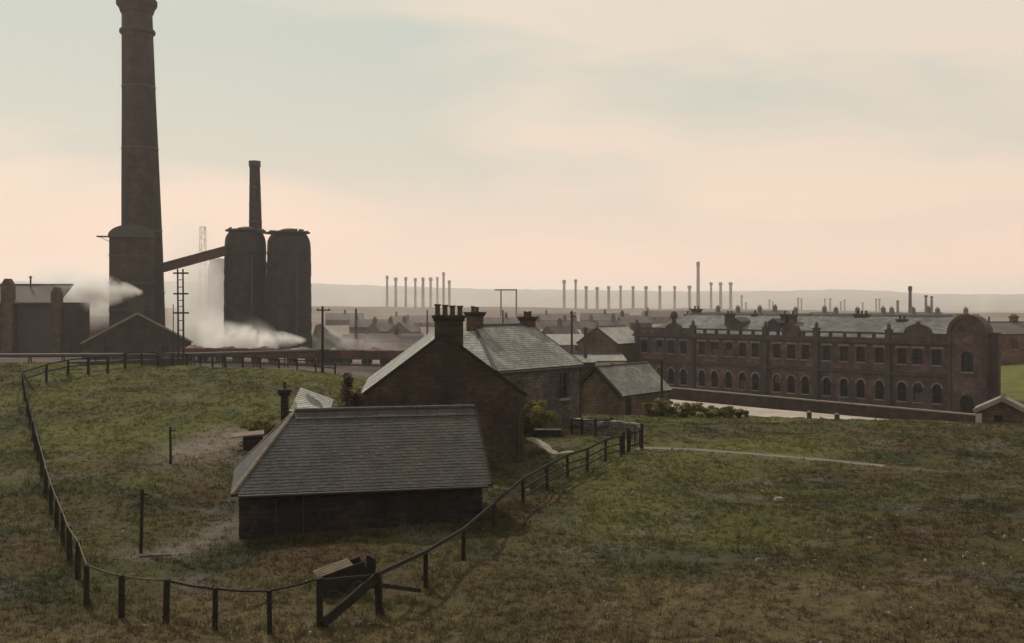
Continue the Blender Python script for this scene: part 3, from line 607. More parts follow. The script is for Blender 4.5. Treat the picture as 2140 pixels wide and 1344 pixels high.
# ------------------------------------------------------------------ rear house, turned, hipped roof
u = Vector((.613, .79, 0)).normalized(); C = Vector((4.55, 70.0, 0)); LEN = 9.0; WID = 8.5; ZE = 3.96; ZR = 6.5; G0 = -.6
o = C-u*LEN; fr = frame(o, u)
t = thing('stone_house', (*fr(LEN/2, WID/2, 0)[:2], .3), 'rear stone house with pale slate roof and two ridge chimneys', 'house')
win = (LEN-2.6, LEN-1.55, 1.9, 3.5); win2 = (1.9, 2.8, .7, 2.0)
mb = MB(); panel(mb, fr, 0, LEN, G0, ZE, [win, win2], depth=.25)
mb.face([fr(LEN, 0, G0), fr(LEN, WID, G0), fr(LEN, WID, ZE), fr(LEN, 0, ZE)]); mb.face([fr(0, WID, G0), fr(0, 0, G0), fr(0, 0, ZE), fr(0, WID, ZE)]); mb.face([fr(LEN, WID, G0), fr(0, WID, G0), fr(0, WID, ZE), fr(LEN, WID, ZE)])
mb.face([fr(LEN, 0, ZE), fr(LEN, WID, ZE), fr(LEN, WID/2, ZR)])
w_ = mb.build('wall', 'mortar', t)
sm = MB(); stones(sm, fr, 0, LEN, G0, ZE-.02, .2, .42, skip=[win, win2]); f3 = lambda a, b, c: fr(LEN-b, a, c); k_ = (ZR-ZE)/(WID/2)
stones(sm, f3, 0, WID, G0, ZE, .2, .42); stones(sm, f3, 0, WID, ZE, ZR-.15, .2, .4, lim=lambda c: ((c-ZE)/k_, WID-(c-ZE)/k_))
sm.build('stones', 'stone_mid', w_, kind='stuff')
for (a0, a1, c0, c1) in (win, win2):
    f = sash(a1-a0, c1-c0); f.parent = t; f.location = fr((a0+a1)/2, .14, c0)-ORG[t.name]; f.rotation_euler = (0, 0, math.atan2(u.y, u.x))
e = .18; eL, eR, bR, bL = fr(-e, -e, ZE-.06), fr(LEN+e, -e, ZE-.06), fr(LEN+e, WID+e, ZE-.06), fr(-e, WID+e, ZE-.06); rL, rR = fr(3.1, WID/2, ZR), fr(LEN+e, WID/2, ZR); up = Vector((0, 0, .1))
rm = MB(); roofslab(rm, eL+up, eR+up, rR+up, rL+up); roofslab(rm, bR+up, bL+up, rL+up, rR+up); rm.face([bL+up*.8, eL+up*.8, rL+up*.8]); rf = rm.build('roof', 'ridge', t)
sm = MB(); slates(sm, eL+up, eR+up, rL+up, rR+up, .24, .32); slates(sm, bL+up, eL+up, rL+up, rL+up+Vector((.01, 0, 0)), .24, .32); slates(sm, bR+up, bL+up, rR+up, rL+up, .24, .32); sm.build('slates', 'slate_light', rf, kind='stuff')
ridge_tiles((rL+up*1.6, rR+up*1.6), rf, 'ridge', .46, .11); ridge_tiles((eL+up*1.4, rL+up*1.6), rf, 'ridge', .46, .1, 'hip_tile')
mb = MB(); mb.bar(eR+up*.5, rR+up*.5, .06, .18); mb.build('verge', 'timber', rf)
mb = MB(); mb.tube(fr(0, -.25, ZE-.08), fr(LEN+.1, -.25, ZE-.08), .06, n=8); mb.build('gutter', 'iron', rf)
mb = MB(); mb.tube(fr(LEN-.1, -.1, ZE-.1), fr(LEN-.1, -.1, 0), .05, n=8); mb.build('downpipe', 'iron', t)
chimney_stack(t, fr, 3.15, WID/2, 5.8, 7.5, .95, .65, 2, gap=.4, potr=.15, poth=.35)
chimney_stack(t, fr, LEN-.2, WID/2, 5.8, 7.15, .9, .68, 3, gap=.29, potr=.12, poth=.35)

# ------------------------------------------------------------------ generic gabled building (walls, two slopes, ridge)
def gabled(name, label, cat, o, u, L, Wd, z0, ze, zr, wall, roof, ops=(), gops=(), ov=.2, expo=.3, sl=True, group=None, tiles=True, wname='wall', verge=None):
    """ridge along a; front wall is b=0, gable at a=0 faces back along -u"""
    fr = frame(o, u); t = thing(name, (*fr(L/2, Wd/2, 0)[:2], z0), label, cat, group)
    mb = MB(); panel(mb, fr, 0, L, z0, ze, ops, depth=.2)
    g = lambda a, b, c: fr(b, Wd-a, c); panel(mb, g, 0, Wd, z0, ze, gops, depth=.2)
    mb.face([fr(0, Wd, ze), fr(0, 0, ze), fr(0, Wd/2, zr)]); mb.face([fr(L, 0, ze), fr(L, Wd, ze), fr(L, Wd/2, zr)])
    mb.face([fr(L, 0, z0), fr(L, Wd, z0), fr(L, Wd, ze), fr(L, 0, ze)]); mb.face([fr(L, Wd, z0), fr(0, Wd, z0), fr(0, Wd, ze), fr(L, Wd, ze)])
    wo = mb.build(wname, wall, t)
    k = (zr-ze)/(Wd/2); dz = ov*k; up = Vector((0, 0, .1))
    P = [fr(-ov*.6, -ov, ze-dz)+up, fr(L+ov*.6, -ov, ze-dz)+up, fr(L+ov*.6, Wd/2, zr)+up, fr(-ov*.6, Wd/2, zr)+up, fr(L+ov*.6, Wd+ov, ze-dz)+up, fr(-ov*.6, Wd+ov, ze-dz)+up]
    rm = MB(); roofslab(rm, P[0], P[1], P[2], P[3], .12); roofslab(rm, P[4], P[5], P[3], P[2], .12); rf = rm.build('roof', 'ridge' if sl else roof, t)
    if sl:
        sm = MB(); slates(sm, P[0], P[1], P[3], P[2], expo, expo*1.4); slates(sm, P[4], P[5], P[2], P[3], expo, expo*1.4); sm.build('slates', roof, rf, kind='stuff')
    if tiles: ridge_tiles((P[3]+up*.6, P[2]+up*.6), rf, 'ridge', .9 if L > 9 else .46, .12)
    if verge:
        for p, q in ((P[0], P[3]), (P[5], P[3])):
            v = MB(); off = fr(-.05, 0, 0)-fr(0, 0, 0); v.bar(p+off, q+off, .3, .3); v.build('coping', verge, rf)
    return t, fr, rf
def put_window(t, fr, proto_wh, a, c, b=.12, gable_w=None, u=None):
    f = sash(*proto_wh); f.parent = t; p = fr(a, b, c) if gable_w is None else fr(b, gable_w-a, c)
    f.location = p-ORG[t.name]; ang = math.atan2(u[1], u[0]); f.rotation_euler = (0, 0, ang if gable_w is None else ang-PI/2)

# outbuilding beyond the yard
u2 = (.613, .79)
o = Vector((8.7, 85.0, 0))
t, fr, rf = gabled('stone_outbuilding', 'small gabled stone outbuilding with pale slates between rear house and offices', 'outbuilding', o, u2, 8.2, 4.6, -2.3, .66, 2.74, 'cottage', 'slate_light', ops=[(.9, 1.8, -1.5, .3)], expo=.26, verge='timber')
mb = MB()
for k in range(4): mb.box(fr, .92+k*.22, .92+k*.22+.21, .1, .15, -1.9, .28)
mb.build('door', 'timber', t)

# small grey-roofed outhouse behind the shed, at the left
A4 = [at(604, 860, 44.2), at(690, 862, 44.2), at(698, 836, 46.6), at(628, 811, 46.6)]
t = thing('outhouse', ((A4[0]+A4[2])/2*1).to_3d().xy.to_3d(), 'little brick lean-to with pale grey roof and thin dark flue behind the shed', 'outhouse')
gz = -.4; ins = lambda p, k=.94: (A4[0]+A4[1]+A4[2]+A4[3])/4*(1-k)+p*k
mb = MB(); q4 = [ins(p)-Vector((0, 0, .06)) for p in A4]; mb.hexa([Vector((p.x, p.y, gz)) for p in q4]+q4); mb.build('wall', 'brick_red', t)
rm = MB(); rm.hexa([p-Vector((0, 0, .05)) for p in A4]+[p+Vector((0, 0, .01)) for p in A4]); rf = rm.build('roof', 'ridge', t)
sm = MB(); slates(sm, *[p+Vector((0, 0, .02)) for p in (A4[0], A4[1], A4[3], A4[2])], .2, .26); sm.build('slates', 'slate_pale', rf, kind='stuff')
fl = at(595, 850, 45.2); fr = frame((fl.x, fl.y), (1, .1)); chimney_stack(t, fr, 0, 0, -.3, 4.35, .3, .32, 1, mat='stone_dark', potr=.07, poth=.3)
# hen coop and rubble by the outhouse
p = onground(508, 948); fr = frame((p.x, p.y), (1, .25), p.z)
t = thing('hen_coop', (p.x, p.y, p.z), 'small black hen coop with a pale sloping lid beside the bare soil', 'coop')
mb = MB()
for k in range(4): mb.box(fr, 0, .95, 0+.02*(k % 2), .7, .02+k*.19, .02+k*.19+.18)
mb.build('box', 'timber', t)
mb = MB(); q = [fr(-.55, -.15, .78), fr(1.0, -.15, .9), fr(1.0, .8, .98), fr(-.55, .8, .86)]; mb.hexa(q+[v+Vector((0, 0, .05)) for v in q]); mb.build('lid', 'timber_pink', t)
for a_ in (.05, .85):
    mb = MB(); mb.box(fr, a_, a_+.08, .1, .18, -.15, .02); mb.build('leg', 'timber', t)
def heap(name, c, r, n, smin, smax, mat, hgt_=.4):
    mb = MB()
    for k in range(n):
        a = random.random()*2*PI; q = r*math.sqrt(random.random()); x, y = c[0]+q*math.cos(a)*1.3, c[1]+q*math.sin(a); s = smin+(smax-smin)*random.random()
        z = GZ(x, y)+hgt_*(1-q/r)*random.random(); th = random.random()*PI; f_ = frame((x, y), (math.cos(th), math.sin(th)), z-s*.2)
        j = lambda: s*(.35+.3*random.random())
        mb.hexa([f_(-j(), -j(), 0), f_(j(), -j(), 0), f_(j(), j(), 0), f_(-j(), j(), 0), f_(-j()*.7, -j()*.7, s*.6), f_(j()*.7, -j()*.7, s*.5), f_(j()*.7, j()*.7, s*.7), f_(-j()*.7, j()*.7, s*.5)])
    return mb.build(name, mat, kind='stuff')
p = onground(560, 935); o = heap('rubble', (p.x, p.y), 1.2, 130, .06, .24, 'rubble', .5); o['label'] = 'heap of grey rubble beside the hen coop'

# ------------------------------------------------------------------ fences
def post(mb, x, y, h, w=.13, lean=(0, 0), z=None):
    z = GZ(x, y) if z is None else z; a = random.random()*.5-.25; c, s = math.cos(a)*w/2, math.sin(a)*w/2; k = .9
    bt = [Vector((x-c+s, y-s-c, z-.3)), Vector((x+c+s, y+s-c, z-.3)), Vector((x+c-s, y+s+c, z-.3)), Vector((x-c-s, y-s+c, z-.3))]
    top = Vector((x+lean[0], y+lean[1], z+h)); tp = [top+Vector((v.x-x, v.y-y, 0))*k for v in bt]; tp[0].z -= .02; tp[2].z += .02
    mb.hexa(bt+tp); return top
t = thing('post_fence', (-4, 27, 0), 'single-rail post fence curving round the foreground and along the left edge', 'fence')
rt = [(48, 812), (52, 836), (57, 862), (62, 890), (68, 918), (74, 946), (80, 975), (87, 1005), (95, 1036), (106, 1070), (118, 1106), (131, 1141), (146, 1178), (162, 1222), (180, 1270), (254, 1292), (346, 1306), (449, 1308), (564, 1316), (669, 1304)]
tops = []
for i, (px, py) in enumerate(rt):
    g = onground(px, py); mb = MB(); big = px > 600
    tp = post(mb, g.x, g.y, 1.2 if big else 1.06+.05*random.random(), .17 if big else .125, (random.uniform(-.04, .04), random.uniform(-.04, .04))); mb.build('post', 'timber', t); tops.append(tp-Vector((0, 0, .03)))
for i, (p, q) in enumerate(zip(tops[:-1], tops[1:])):
    mb = MB(); e_ = (q-p).normalized()*.06; sg = Vector((0, 0, .02+.02*random.random())); md = p.lerp(q, .5)-sg
    mb.bar(p-e_, md, .035, .045); mb.bar(md, q+e_, .035, .045); mb.build('rail', 'timber_pale' if 5 <= i <= 15 else 'timber', t)  # paler stretch of the left rail: sunlight on it put into the timber colour
CORNER = tops[0]
g0 = onground(48, 812); mb = MB(); mb.bar(CORNER-Vector((0, 0, .2)), Vector((g0.x+1.0, g0.y-.6, GZ(g0.x+1, g0.y-.6))), .1, .1); mb.build('brace', 'timber', t)

t = thing('rail_fence', (2, 36, 0), 'post-and-rail fence climbing from the broken timber cart towards the field gate', 'fence')
rt2 = [(794, 1279, 1.12), (890, 1222, 1.06), (968, 1164, 1.04), (1032, 1108, 1.02), (1093, 1062, 1.08), (1144, 1028, 1.05), (1187, 1003, 1.12), (1227, 985, 1.15), (1265, 968, 1.12), (1298, 955, 1.15)]
tops2 = []; gs = []
for i, (px, py, h) in enumerate(rt2):
    g = onground(px, py); mb = MB(); tp = post(mb, g.x, g.y, h, .17 if i == 0 else .13, (random.uniform(-.05, .03), random.uniform(-.04, .04))); mb.build('post', 'timber', t); tops2.append(tp); gs.append(g)
for i in range(len(tops2)-1):
    p, q = tops2[i], tops2[i+1]
    mb = MB(); mb.bar(p-Vector((0, .08, .03)), q-Vector((0, .08, .03)), .06, .1); mb.build('rail', 'timber', t)
    if i >= 4:
        for dz in (.42, .75):
            mb = MB(); mb.bar(p-Vector((0, .08, dz)), q-Vector((0, .08, dz)), .04, .07); mb.build('rail', 'timber', t)
# closing bay: loose rail across the opening, fallen plank, stub rail
gA = onground(669, 1304); gB = gs[0]
mb = MB(); mb.bar(tops[-1]-Vector((0, 0, .05)), tops2[0]-Vector((0, 0, .08)), .05, .07); mb.build('rail', 'timber', t)
mb = MB(); mb.bar(Vector((gA.x+.08, gA.y-.15, gA.z+.02)), tops2[0]-Vector((.04, .14, .12)), .08, .24); mb.build('brace', 'timber', t)
pe = onground(878, 1243); mb = MB(); mb.bar(tops2[0]-Vector((0, 0, .33)), pe+Vector((0, 0, .1)), .06, .11); mb.build('loose_rail', 'timber', t)

# crest fence
t = thing('crest_fence', (-25, 80, 3), 'thin post fence along the crest of the left meadow before the works', 'fence')
P0 = Vector((g0.x, g0.y, 0)); P1 = Vector((ax(470, 96), 96, 0)); P2 = Vector((ax(700, 92), 92, 0)); pr = CORNER
seq = [P0.lerp(P1, k/12) for k in range(1, 13)]+[P1.lerp(P2, k/6) for k in range(1, 7)]
for q in seq:
    mb = MB(); tp = post(mb, q.x, q.y, 1.12+.1*random.random(), .15, (random.uniform(-.06, .06), 0)); mb.build('post', 'timber', t)
    for dz in (.04, .5):
        mb = MB(); mb.bar(pr-Vector((0, 0, dz)), tp-Vector((0, 0, dz)), .05, .08); mb.build('rail', 'timber', t)
    pr = tp

# yard wall, gate and paddock rails by the house
def ruined_wall(label, pts, h, th=.35, mat='rubble', nm='rubble_wall', cat='wall'):
    p0 = pts[0]; t = thing(nm, (p0[0], p0[1], GZ(*p0)), label, cat)
    for (x0, y0), (x1, y1) in zip(pts[:-1], pts[1:]):
        fr = frame((x0, y0), (x1-x0, y1-y0)); L = math.hypot(x1-x0, y1-y0); zb = min(GZ(x0, y0), GZ(x1, y1))-.3; zt = (GZ(x0, y0)+GZ(x1, y1))/2+h
        mb = MB(); mb.box(fr, 0, L, .03, th-.03, zb, zt-.06); w = mb.build('core', 'mortar', t); sm = MB(); stones(sm, fr, 0, L, zb, zt, .17, .32, b=.03, out=.05); stones(sm, lambda a, b, c: fr(L-b, a, c), 0, th, zb, zt, .17, .3, out=.05)
        k = 0
        while k < L:
            w_ = .25+.3*random.random(); s = min(L, k+w_); sm.box(fr, k+.01, s-.01, -.03, th+.03, zt-.06, zt+.03+.08*random.random()); k += w_
        sm.build('stones', mat, w, kind='stuff')
    return t
def G2(px, py): g = onground(px, py); return (g.x, g.y)
ruined_wall('grey rubble wall of the yard behind the field gate', [G2(1200, 908), G2(1262, 915), G2(1330, 925)], .8)
t = thing('field_gate', (*G2(1322, 942), .2), 'broken field gate with dark upright posts at the head of the path', 'gate')
gp = [(1303, 948, 1.15), (1313, 946, 1.3), (1341, 938, 1.35)]
for px, py, h in gp:
    g = onground(px, py); mb = MB(); post(mb, g.x, g.y, h, .16); mb.build('post', 'timber', t)
gl, gr_ = onground(1315, 945), onground(1339, 938)
for k in range(5):
    a_ = gl.lerp(gr_, (k+.5)/5); mb = MB(); mb.box(frame((a_.x, a_.y), (gr_.x-gl.x, gr_.y-gl.y), a_.z), -.05, .05, -.02, .02, .1, 1.15-.08*random.random()); mb.build('bar', 'timber_pink' if k % 2 else 'timber', t)
for z_ in (.3, .95):
    mb = MB(); mb.bar(gl+Vector((0, -.04, z_)), gr_+Vector((0, -.04, z_)), .03, .09); mb.build('rail', 'timber', t)
t = thing('paddock_fence', (*G2(1240, 918), .3), 'short weathered fence of four posts in front of the yard wall', 'fence')
pr = None
for px, py in ((1195, 908), (1216, 912), (1244, 921), (1278, 915)):
    g = onground(px, py); mb = MB(); tp = post(mb, g.x, g.y, 1.05, .16); mb.build('post', 'timber', t)
    if pr:
        for dz in (.12, .5):
            mb = MB(); mb.bar(pr-Vector((0, .06, dz)), tp-Vector((0, .06, dz)), .05, .09); mb.build('rail', 'timber', t)
    pr = tp

# trough
g = onground(1118, 914); fr = frame((g.x, g.y), (1, .05), GZ(g.x, g.y))
t = thing('stone_trough', g, 'long dark stone trough with a pale rim below the green bush', 'trough')
mb = MB(); mb.box(fr, 0, 1.5, 0, .6, -.05, .1); mb.box(fr, 0, 1.5, 0, .08, .1, .4); mb.box(fr, 0, 1.5, .52, .6, .1, .4); mb.box(fr, 0, .1, .08, .52, .1, .4); mb.box(fr, 1.4, 1.5, .08, .52, .1, .4); mb.build('basin', 'stone_dark', t)
mb = MB()
for q in ((-.02, 1.52, -.02, .1), (-.02, 1.52, .5, .62)): mb.box(fr, *q, .402, .44)
mb.build('rim', 'coping', t); mb = MB(); mb.face([fr(.1, .08, .33), fr(1.4, .08, .33), fr(1.4, .52, .33), fr(.1, .52, .33)]); mb.build('water', 'water', t)

# broken cart behind the front fence
g = onground(722, 1240); fr0 = frame((g.x, g.y), (.93, .37), GZ(g.x, g.y))
t = thing('broken_cart', g, 'broken timber cart box tipped over behind the foreground fence', 'cart')
tilt = math.radians(24); ct, st_ = math.cos(tilt), math.sin(tilt)
fr = lambda a, b, c: fr0(a*ct-c*st_*.5, b, .12+a*st_*.62+c*ct)
for k in range(4):
    mb = MB(); mb.box(fr, -.72+.02*random.random(), .62+.06*random.random(), -.32, -.28, .02+k*.155, .02+k*.155+.145); mb.build('plank', 'timber', t)
for k in range(4):
    mb = MB(); mb.box(fr, -.72, .66, .28, .32, .02+k*.155, .02+k*.155+.145); mb.build('plank', 'timber', t)
for k in range(4):
    mb = MB(); mb.box(fr, -.78+.02*random.random(), .3, -.34+k*.17, -.34+k*.17+.16, .64, .67+.01*k); mb.build('lid_plank', 'timber_pale', t)
for k in range(3):
    mb = MB(); mb.box(fr0, .5+.12*k*.6, .5+.12*k*.6+.11, -.36-.02*k, -.3-.02*k, .1, 1.02-.05*k); mb.build('tailboard_plank', 'timber', t)
for a_, b_ in ((-.45, -.4), (.28, -.4), (-.45, .4), (.28, .4)):
    mb = MB(); c = fr(a_, b_, -.06)
    for k in range(12):
        p, q = 2*PI*k/12, 2*PI*(k+1)/12; mb.tube(c+Vector((math.cos(p)*.2, 0, math.sin(p)*.2)), c+Vector((math.cos(q)*.2, 0, math.sin(q)*.2)), .03, n=5)
    for k in range(4): mb.tube(c-Vector((math.cos(PI*k/4)*.2, 0, math.sin(PI*k/4)*.2)), c+Vector((math.cos(PI*k/4)*.2, 0, math.sin(PI*k/4)*.2)), .018, n=5)
    mb.build('wheel', 'iron', t)
# odd poles in the left meadow
for px, py, ptop, lab in ((357, 982, 893, 'bare upright pole beside the patch of grey soil'), (294, 1150, 1022, 'leaning dark pole in the meadow left of the shed')):
    g = onground(px, py); h = (py-ptop)/F*g.y; mb = MB(); mb.tube(g-Vector((0, 0, .3)), g+Vector((.06 if px < 300 else -.03, 0, h)), .065, .05, 8)
    t = thing('clothes_pole', g, lab, 'pole'); mb.build('shaft', 'timber', t)
    mb = MB(); mb.bar(g+Vector((-.02, -.05, h*.9)), g+Vector((.24, -.05, h*.92)), .04, .06); mb.build('peg', 'timber', t)
g = onground(322, 1168); mb = MB(); mb.bar(g+Vector((-.45, 0, .08)), g+Vector((.5, .1, .1)), .12, .06); tag(mb.build('plank', 'timber_pale', org=g), 'loose plank lying in the grass left of the shed', 'plank')
for px, py, sz, lab in ((1323, 1038, .2, 'small white stone in the grass of the middle field'), (1627, 1043, .5, 'flat pale stone lying in the right field'), (1103, 1030, .22, 'small pale stone under the rail fence')):
    g = onground(px, py); mb = MB(); f_ = frame((g.x, g.y), (1, .2), GZ(g.x, g.y)); s = sz
    mb.hexa([f_(-s*.5, -s*.3, -.05), f_(s*.5, -s*.25, -.05), f_(s*.45, s*.3, -.05), f_(-s*.4, s*.3, -.05), f_(-s*.3, -s*.2, .1), f_(s*.35, -s*.15, .09), f_(s*.3, s*.2, .12), f_(-s*.3, s*.2, .1)]); tag(mb.build('field_stone', 'coping', org=g), lab, 'stone')

lm_ = MB()
for k in range(300):
    d_ = 23+45*random.random()**1.6; px_ = random.choice([random.uniform(-50, 2200), random.uniform(1500, 2200)]); x = ax(px_, d_); s_ = random.uniform(.025, .085); f_ = frame((x, d_), (math.cos(k), math.sin(k)), GZ(x, d_))
    lm_.hexa([f_(-s_, -s_*.7, -.03), f_(s_, -s_*.6, -.03), f_(s_*.9, s_*.7, -.03), f_(-s_*.8, s_*.7, -.03), f_(-s_*.6, -s_*.4, s_*.8), f_(s_*.6, -s_*.4, s_*.6), f_(s_*.5, s_*.4, s_*.9), f_(-s_*.6, s_*.4, s_*.7)])
lo_ = lm_.build('loose_stones', 'rubble', kind='stuff'); lo_['label'] = 'small loose stones littered over the rough grass'
# ------------------------------------------------------------------ shrubs
def shrub(name, label, c, r, h, n, mat, cat='bush', size=.1, group=None, stems=5, squash=1.0):
    t = thing(name, c, label, cat, group); mb = MB()
    for k in range(stems):
        a = 2*PI*k/stems+random.random(); q = Vector((c[0]+math.cos(a)*r*.5, c[1]+math.sin(a)*r*.5, c[2]+h*(.5+.3*random.random()))); m = Vector(c).lerp(q, .5)+Vector((0, 0, .1*h))
        mb.tube(Vector(c)-Vector((0, 0, .1)), m, .04, .028, 6, False); mb.tube(m, q, .028, .012, 6, False)
        for j in range(3): mb.tube(m.lerp(q, .3*j), m.lerp(q, .3*j)+Vector((random.uniform(-.4, .4)*r, random.uniform(-.4, .4)*r, .3*h*random.random())), .014, .006, 5, False)
    mb.build('stem', 'bark', t)
    cl = []
    while len(cl) < 26:
        v = Vector((random.uniform(-1, 1), random.uniform(-1, 1), random.uniform(-.8, 1)))
        if .25 < v.length < .95: cl.append((v, random.uniform(.16, .36), random.random()))
    lm = MB(); C0 = Vector(c)+Vector((0, 0, h*.52))
    for k in range(n):
        v, s, lr = random.choice(cl); d = Vector((random.gauss(0, 1), random.gauss(0, 1), random.gauss(0, 1))).normalized()*s*random.random()**.4; p = v+d
        p = C0+Vector((p.x*r, p.y*r*squash, p.z*h*.5)); nn = (d+Vector((random.uniform(-.6, .6), random.uniform(-.6, .6), .5))).normalized(); a = nn.orthogonal().normalized(); a = Matrix.Rotation(random.random()*6.28, 3, nn) @ a; b = nn.cross(a); z = size*(.6+.8*random.random())
        lm.face([p-a*z, p-b*z*.45, p+a*z, p+b*z*.45], min(1, max(0, lr*.6+.4*random.random())))
    lm.build('leaves', mat, t, kind='stuff'); return t
g = onground(1126, 905); shrub('bush', 'rounded green bush between the two stone houses', (g.x, g.y, GZ(g.x, g.y)), 1.05, 1.95, 4200, 'leaf', size=.085)
g = Vector((ax(728, 48.5), 48.5, 0)); shrub('dead_shrub', 'brown withered shrub against the left corner of the gabled house', (g.x, g.y, GZ(g.x, g.y)), 1.0, 4.4, 4200, 'leaf_brown', size=.085)
hb = [(1362, 868, .8, 1.1), (1388, 864, .9, 1.45), (1418, 862, 1.0, 1.0), (1450, 862, .9, 1.15), (1484, 864, 1.0, .95), (1516, 866, .8, .95), (1546, 869, .7, .6)]
ordn = ['first', 'second', 'third', 'fourth', 'fifth', 'sixth', 'seventh', 'eighth', 'ninth', 'tenth', 'eleventh', 'twelfth', 'thirteenth', 'fourteenth', 'fifteenth', 'sixteenth', 'seventeenth', 'eighteenth']
for i, (px, py, r, h) in enumerate(hb):
    g = Vector((ax(px, 77), 77, 0)); shrub('hedge_bush', f'scrubby hedge bush along the field edge, {ordn[i]} from the outbuilding', (g.x, g.y, GZ(g.x, g.y)), r, h, 1500, 'leaf_dull', size=.1, group='scrubby bushes along the field edge', stems=4)
g = onground(545, 915); shrub('shrub', 'low green shrub below the brick outhouse', (g.x, g.y, GZ(g.x, g.y)), 1.0, 1.1, 1500, 'leaf_dull', size=.08)
g = onground(1640, 860, 75, 140)

# ------------------------------------------------------------------ boundary wall and road posts by the offices
def wallrun(name, label, A, B, zt, h, wall, cop):
    L = math.hypot(B[0]-A[0], B[1]-A[1]); fr = frame(A, (B[0]-A[0], B[1]-A[1])); t = thing(name, (*A, zt-h), label, 'wall')
    mb = MB(); mb.box(fr, 0, L, -.2, .2, zt-h-.5, zt-.12); mb.build('wall_body', wall, t)
    n = round(L/1.4)
    for k in range(n):
        c = MB(); c.box(fr, k*L/n+.01, (k+1)*L/n-.01, -.28, .28, zt-.12, zt+.02*random.random()); c.build('coping_stone', cop, t)
    return t
wallrun('boundary_wall', 'long low stone wall with pale coping before the office building', WALL0, WALL1, -3.1, 1.5, 'works', 'coping')
for i, (px, py, d) in enumerate(((1691, 880, 84), (1749, 884, 82))):
    x = ax(px, d); z = GZ(x, d); t = thing('stone_bollard', (x, d, z), ['taller stone post at the field edge beside the pale road', 'shorter stone post at the field edge right of the taller one'][i], 'post')
    mb = MB(); h = 1.0-.15*i; f_ = frame((x, d), (1, 0), z); mb.box(f_, -.16, .16, -.16, .16, -.3, h-.12); mb.build('shaft', 'trim', t)
    mb = MB(); mb.lathe([(.2, 0), (.2, .05), (.1, .14)], 8, (x, d, z+h-.12)); mb.build('cap', 'coping', t)

# ------------------------------------------------------------------ office building
ud = Vector((.656, -.754, 0))                               # along the front, towards the viewer's right
A = Vector((52, 118, 0))
OL = 51.3; o = A-ud*OL                                      # a = OL - t
fr = frame(o, ud); Bz = -6.2; CORN = 3.6; RAIL = 4.6; DEP = 13.0
off = thing('office_building', (*fr(OL/2, DEP/2, 0)[:2], Bz), 'long two-storey stone office building with roof balustrade and arched end gable', 'building')
aa = lambda t_: OL-t_
tw = [49.6, 46.6, 44.4, 42.1, 38.8, 36.6, 34.2, 31.9, 29.8, 26.4, 24.2, 22.1, 19.0, 16.6, 14.3, 11.8, 8.9, 6.9, 4.6]
UW, UH, GWd, GH = 1.15, 1.85, 1.1, 2.25
ops = [(aa(x)-UW/2, aa(x)+UW/2, .95, .95+UH, .22) for x in tw]+[(aa(x)-GWd/2, aa(x)+GWd/2, -3.45, -3.45+GH, .55) for x in tw]
mb = MB(); panel(mb, fr, 0, aa(3.0), Bz, CORN, ops, depth=.3)
mb.face([fr(0, DEP, Bz), fr(0, 0, Bz), fr(0, 0, CORN), fr(0, DEP, CORN)]); EB = OL-3.8; mb.face([fr(OL+2.4, 0.3, Bz), fr(EB, DEP, Bz), fr(EB, DEP, CORN+1), fr(OL+2.4, .3, CORN+1)]); mb.face([fr(EB, DEP, Bz), fr(0, DEP, Bz), fr(0, DEP, CORN), fr(EB, DEP, CORN)])
mb.face([fr(OL+1.3, .3, Bz), fr(OL+2.4, .3, Bz), fr(OL+2.4, .3, CORN+1), fr(OL+1.3, .3, CORN+1)])
mb.build('wall', 'office', off)
pu = sash(UW, UH, .22); pg = sash(GWd, GH, .55); ang = math.atan2(ud.y, ud.x)
for x in tw:
    for pr, z_ in ((pu, .95), (pg, -3.45)):
        wo_ = inst(pr, off, fr(aa(x), .2, z_)-ORG[off.name], ang, 'window')
        if random.random() < .22:
            pc = [k for k in wo_.children if k.name.startswith('pane')][random.randint(0, 1)]; pc.material_slots[0].link = 'OBJECT'; pc.material_slots[0].material = M['blind']
        hm_ = MB(); w2 = UW/2; n = 6
        if pr is pg:
            for k in range(n):
                p = [PI*k/n, PI*(k+1)/n]; q = lambda r_, th: fr(aa(x)-math.cos(th)*r_, -.05, -3.45+GH-.55+math.sin(th)*(r_+.0)); y = fr(0, .05, 0)-fr(0, 0, 0)
                i_, o_ = [q(.56, s) for s in p], [q(.76, s) for s in p]; hm_.hexa([i_[0], i_[1], i_[1]+y, i_[0]+y, o_[0], o_[1], o_[1]+y, o_[0]+y])
        else: hm_.box(fr, aa(x)-.78, aa(x)+.78, -.06, -.002, .95+UH+.02, .95+UH+.3)
        hm_.build('window_head', 'dressing', off)
drop(pu); drop(pg)
for c0, c1, pr in ((Bz, -4.6, .12), (-.42, -.12, .16), (-.12, .02, .09), (CORN-.5, CORN-.3, .1), (CORN-.3, CORN-.02, .32), (CORN-.02, CORN+.18, .18)):
    mb = MB(); mb.box(fr, -pr, aa(3.0), -pr, -.003, c0, c1-.004); mb.build('cornice' if c0 > 3 else ('string_course' if c0 > -2 else 'plinth'), 'trim', off)
pil = [51.0, 40.4, 28.2, 20.5, 10.6]
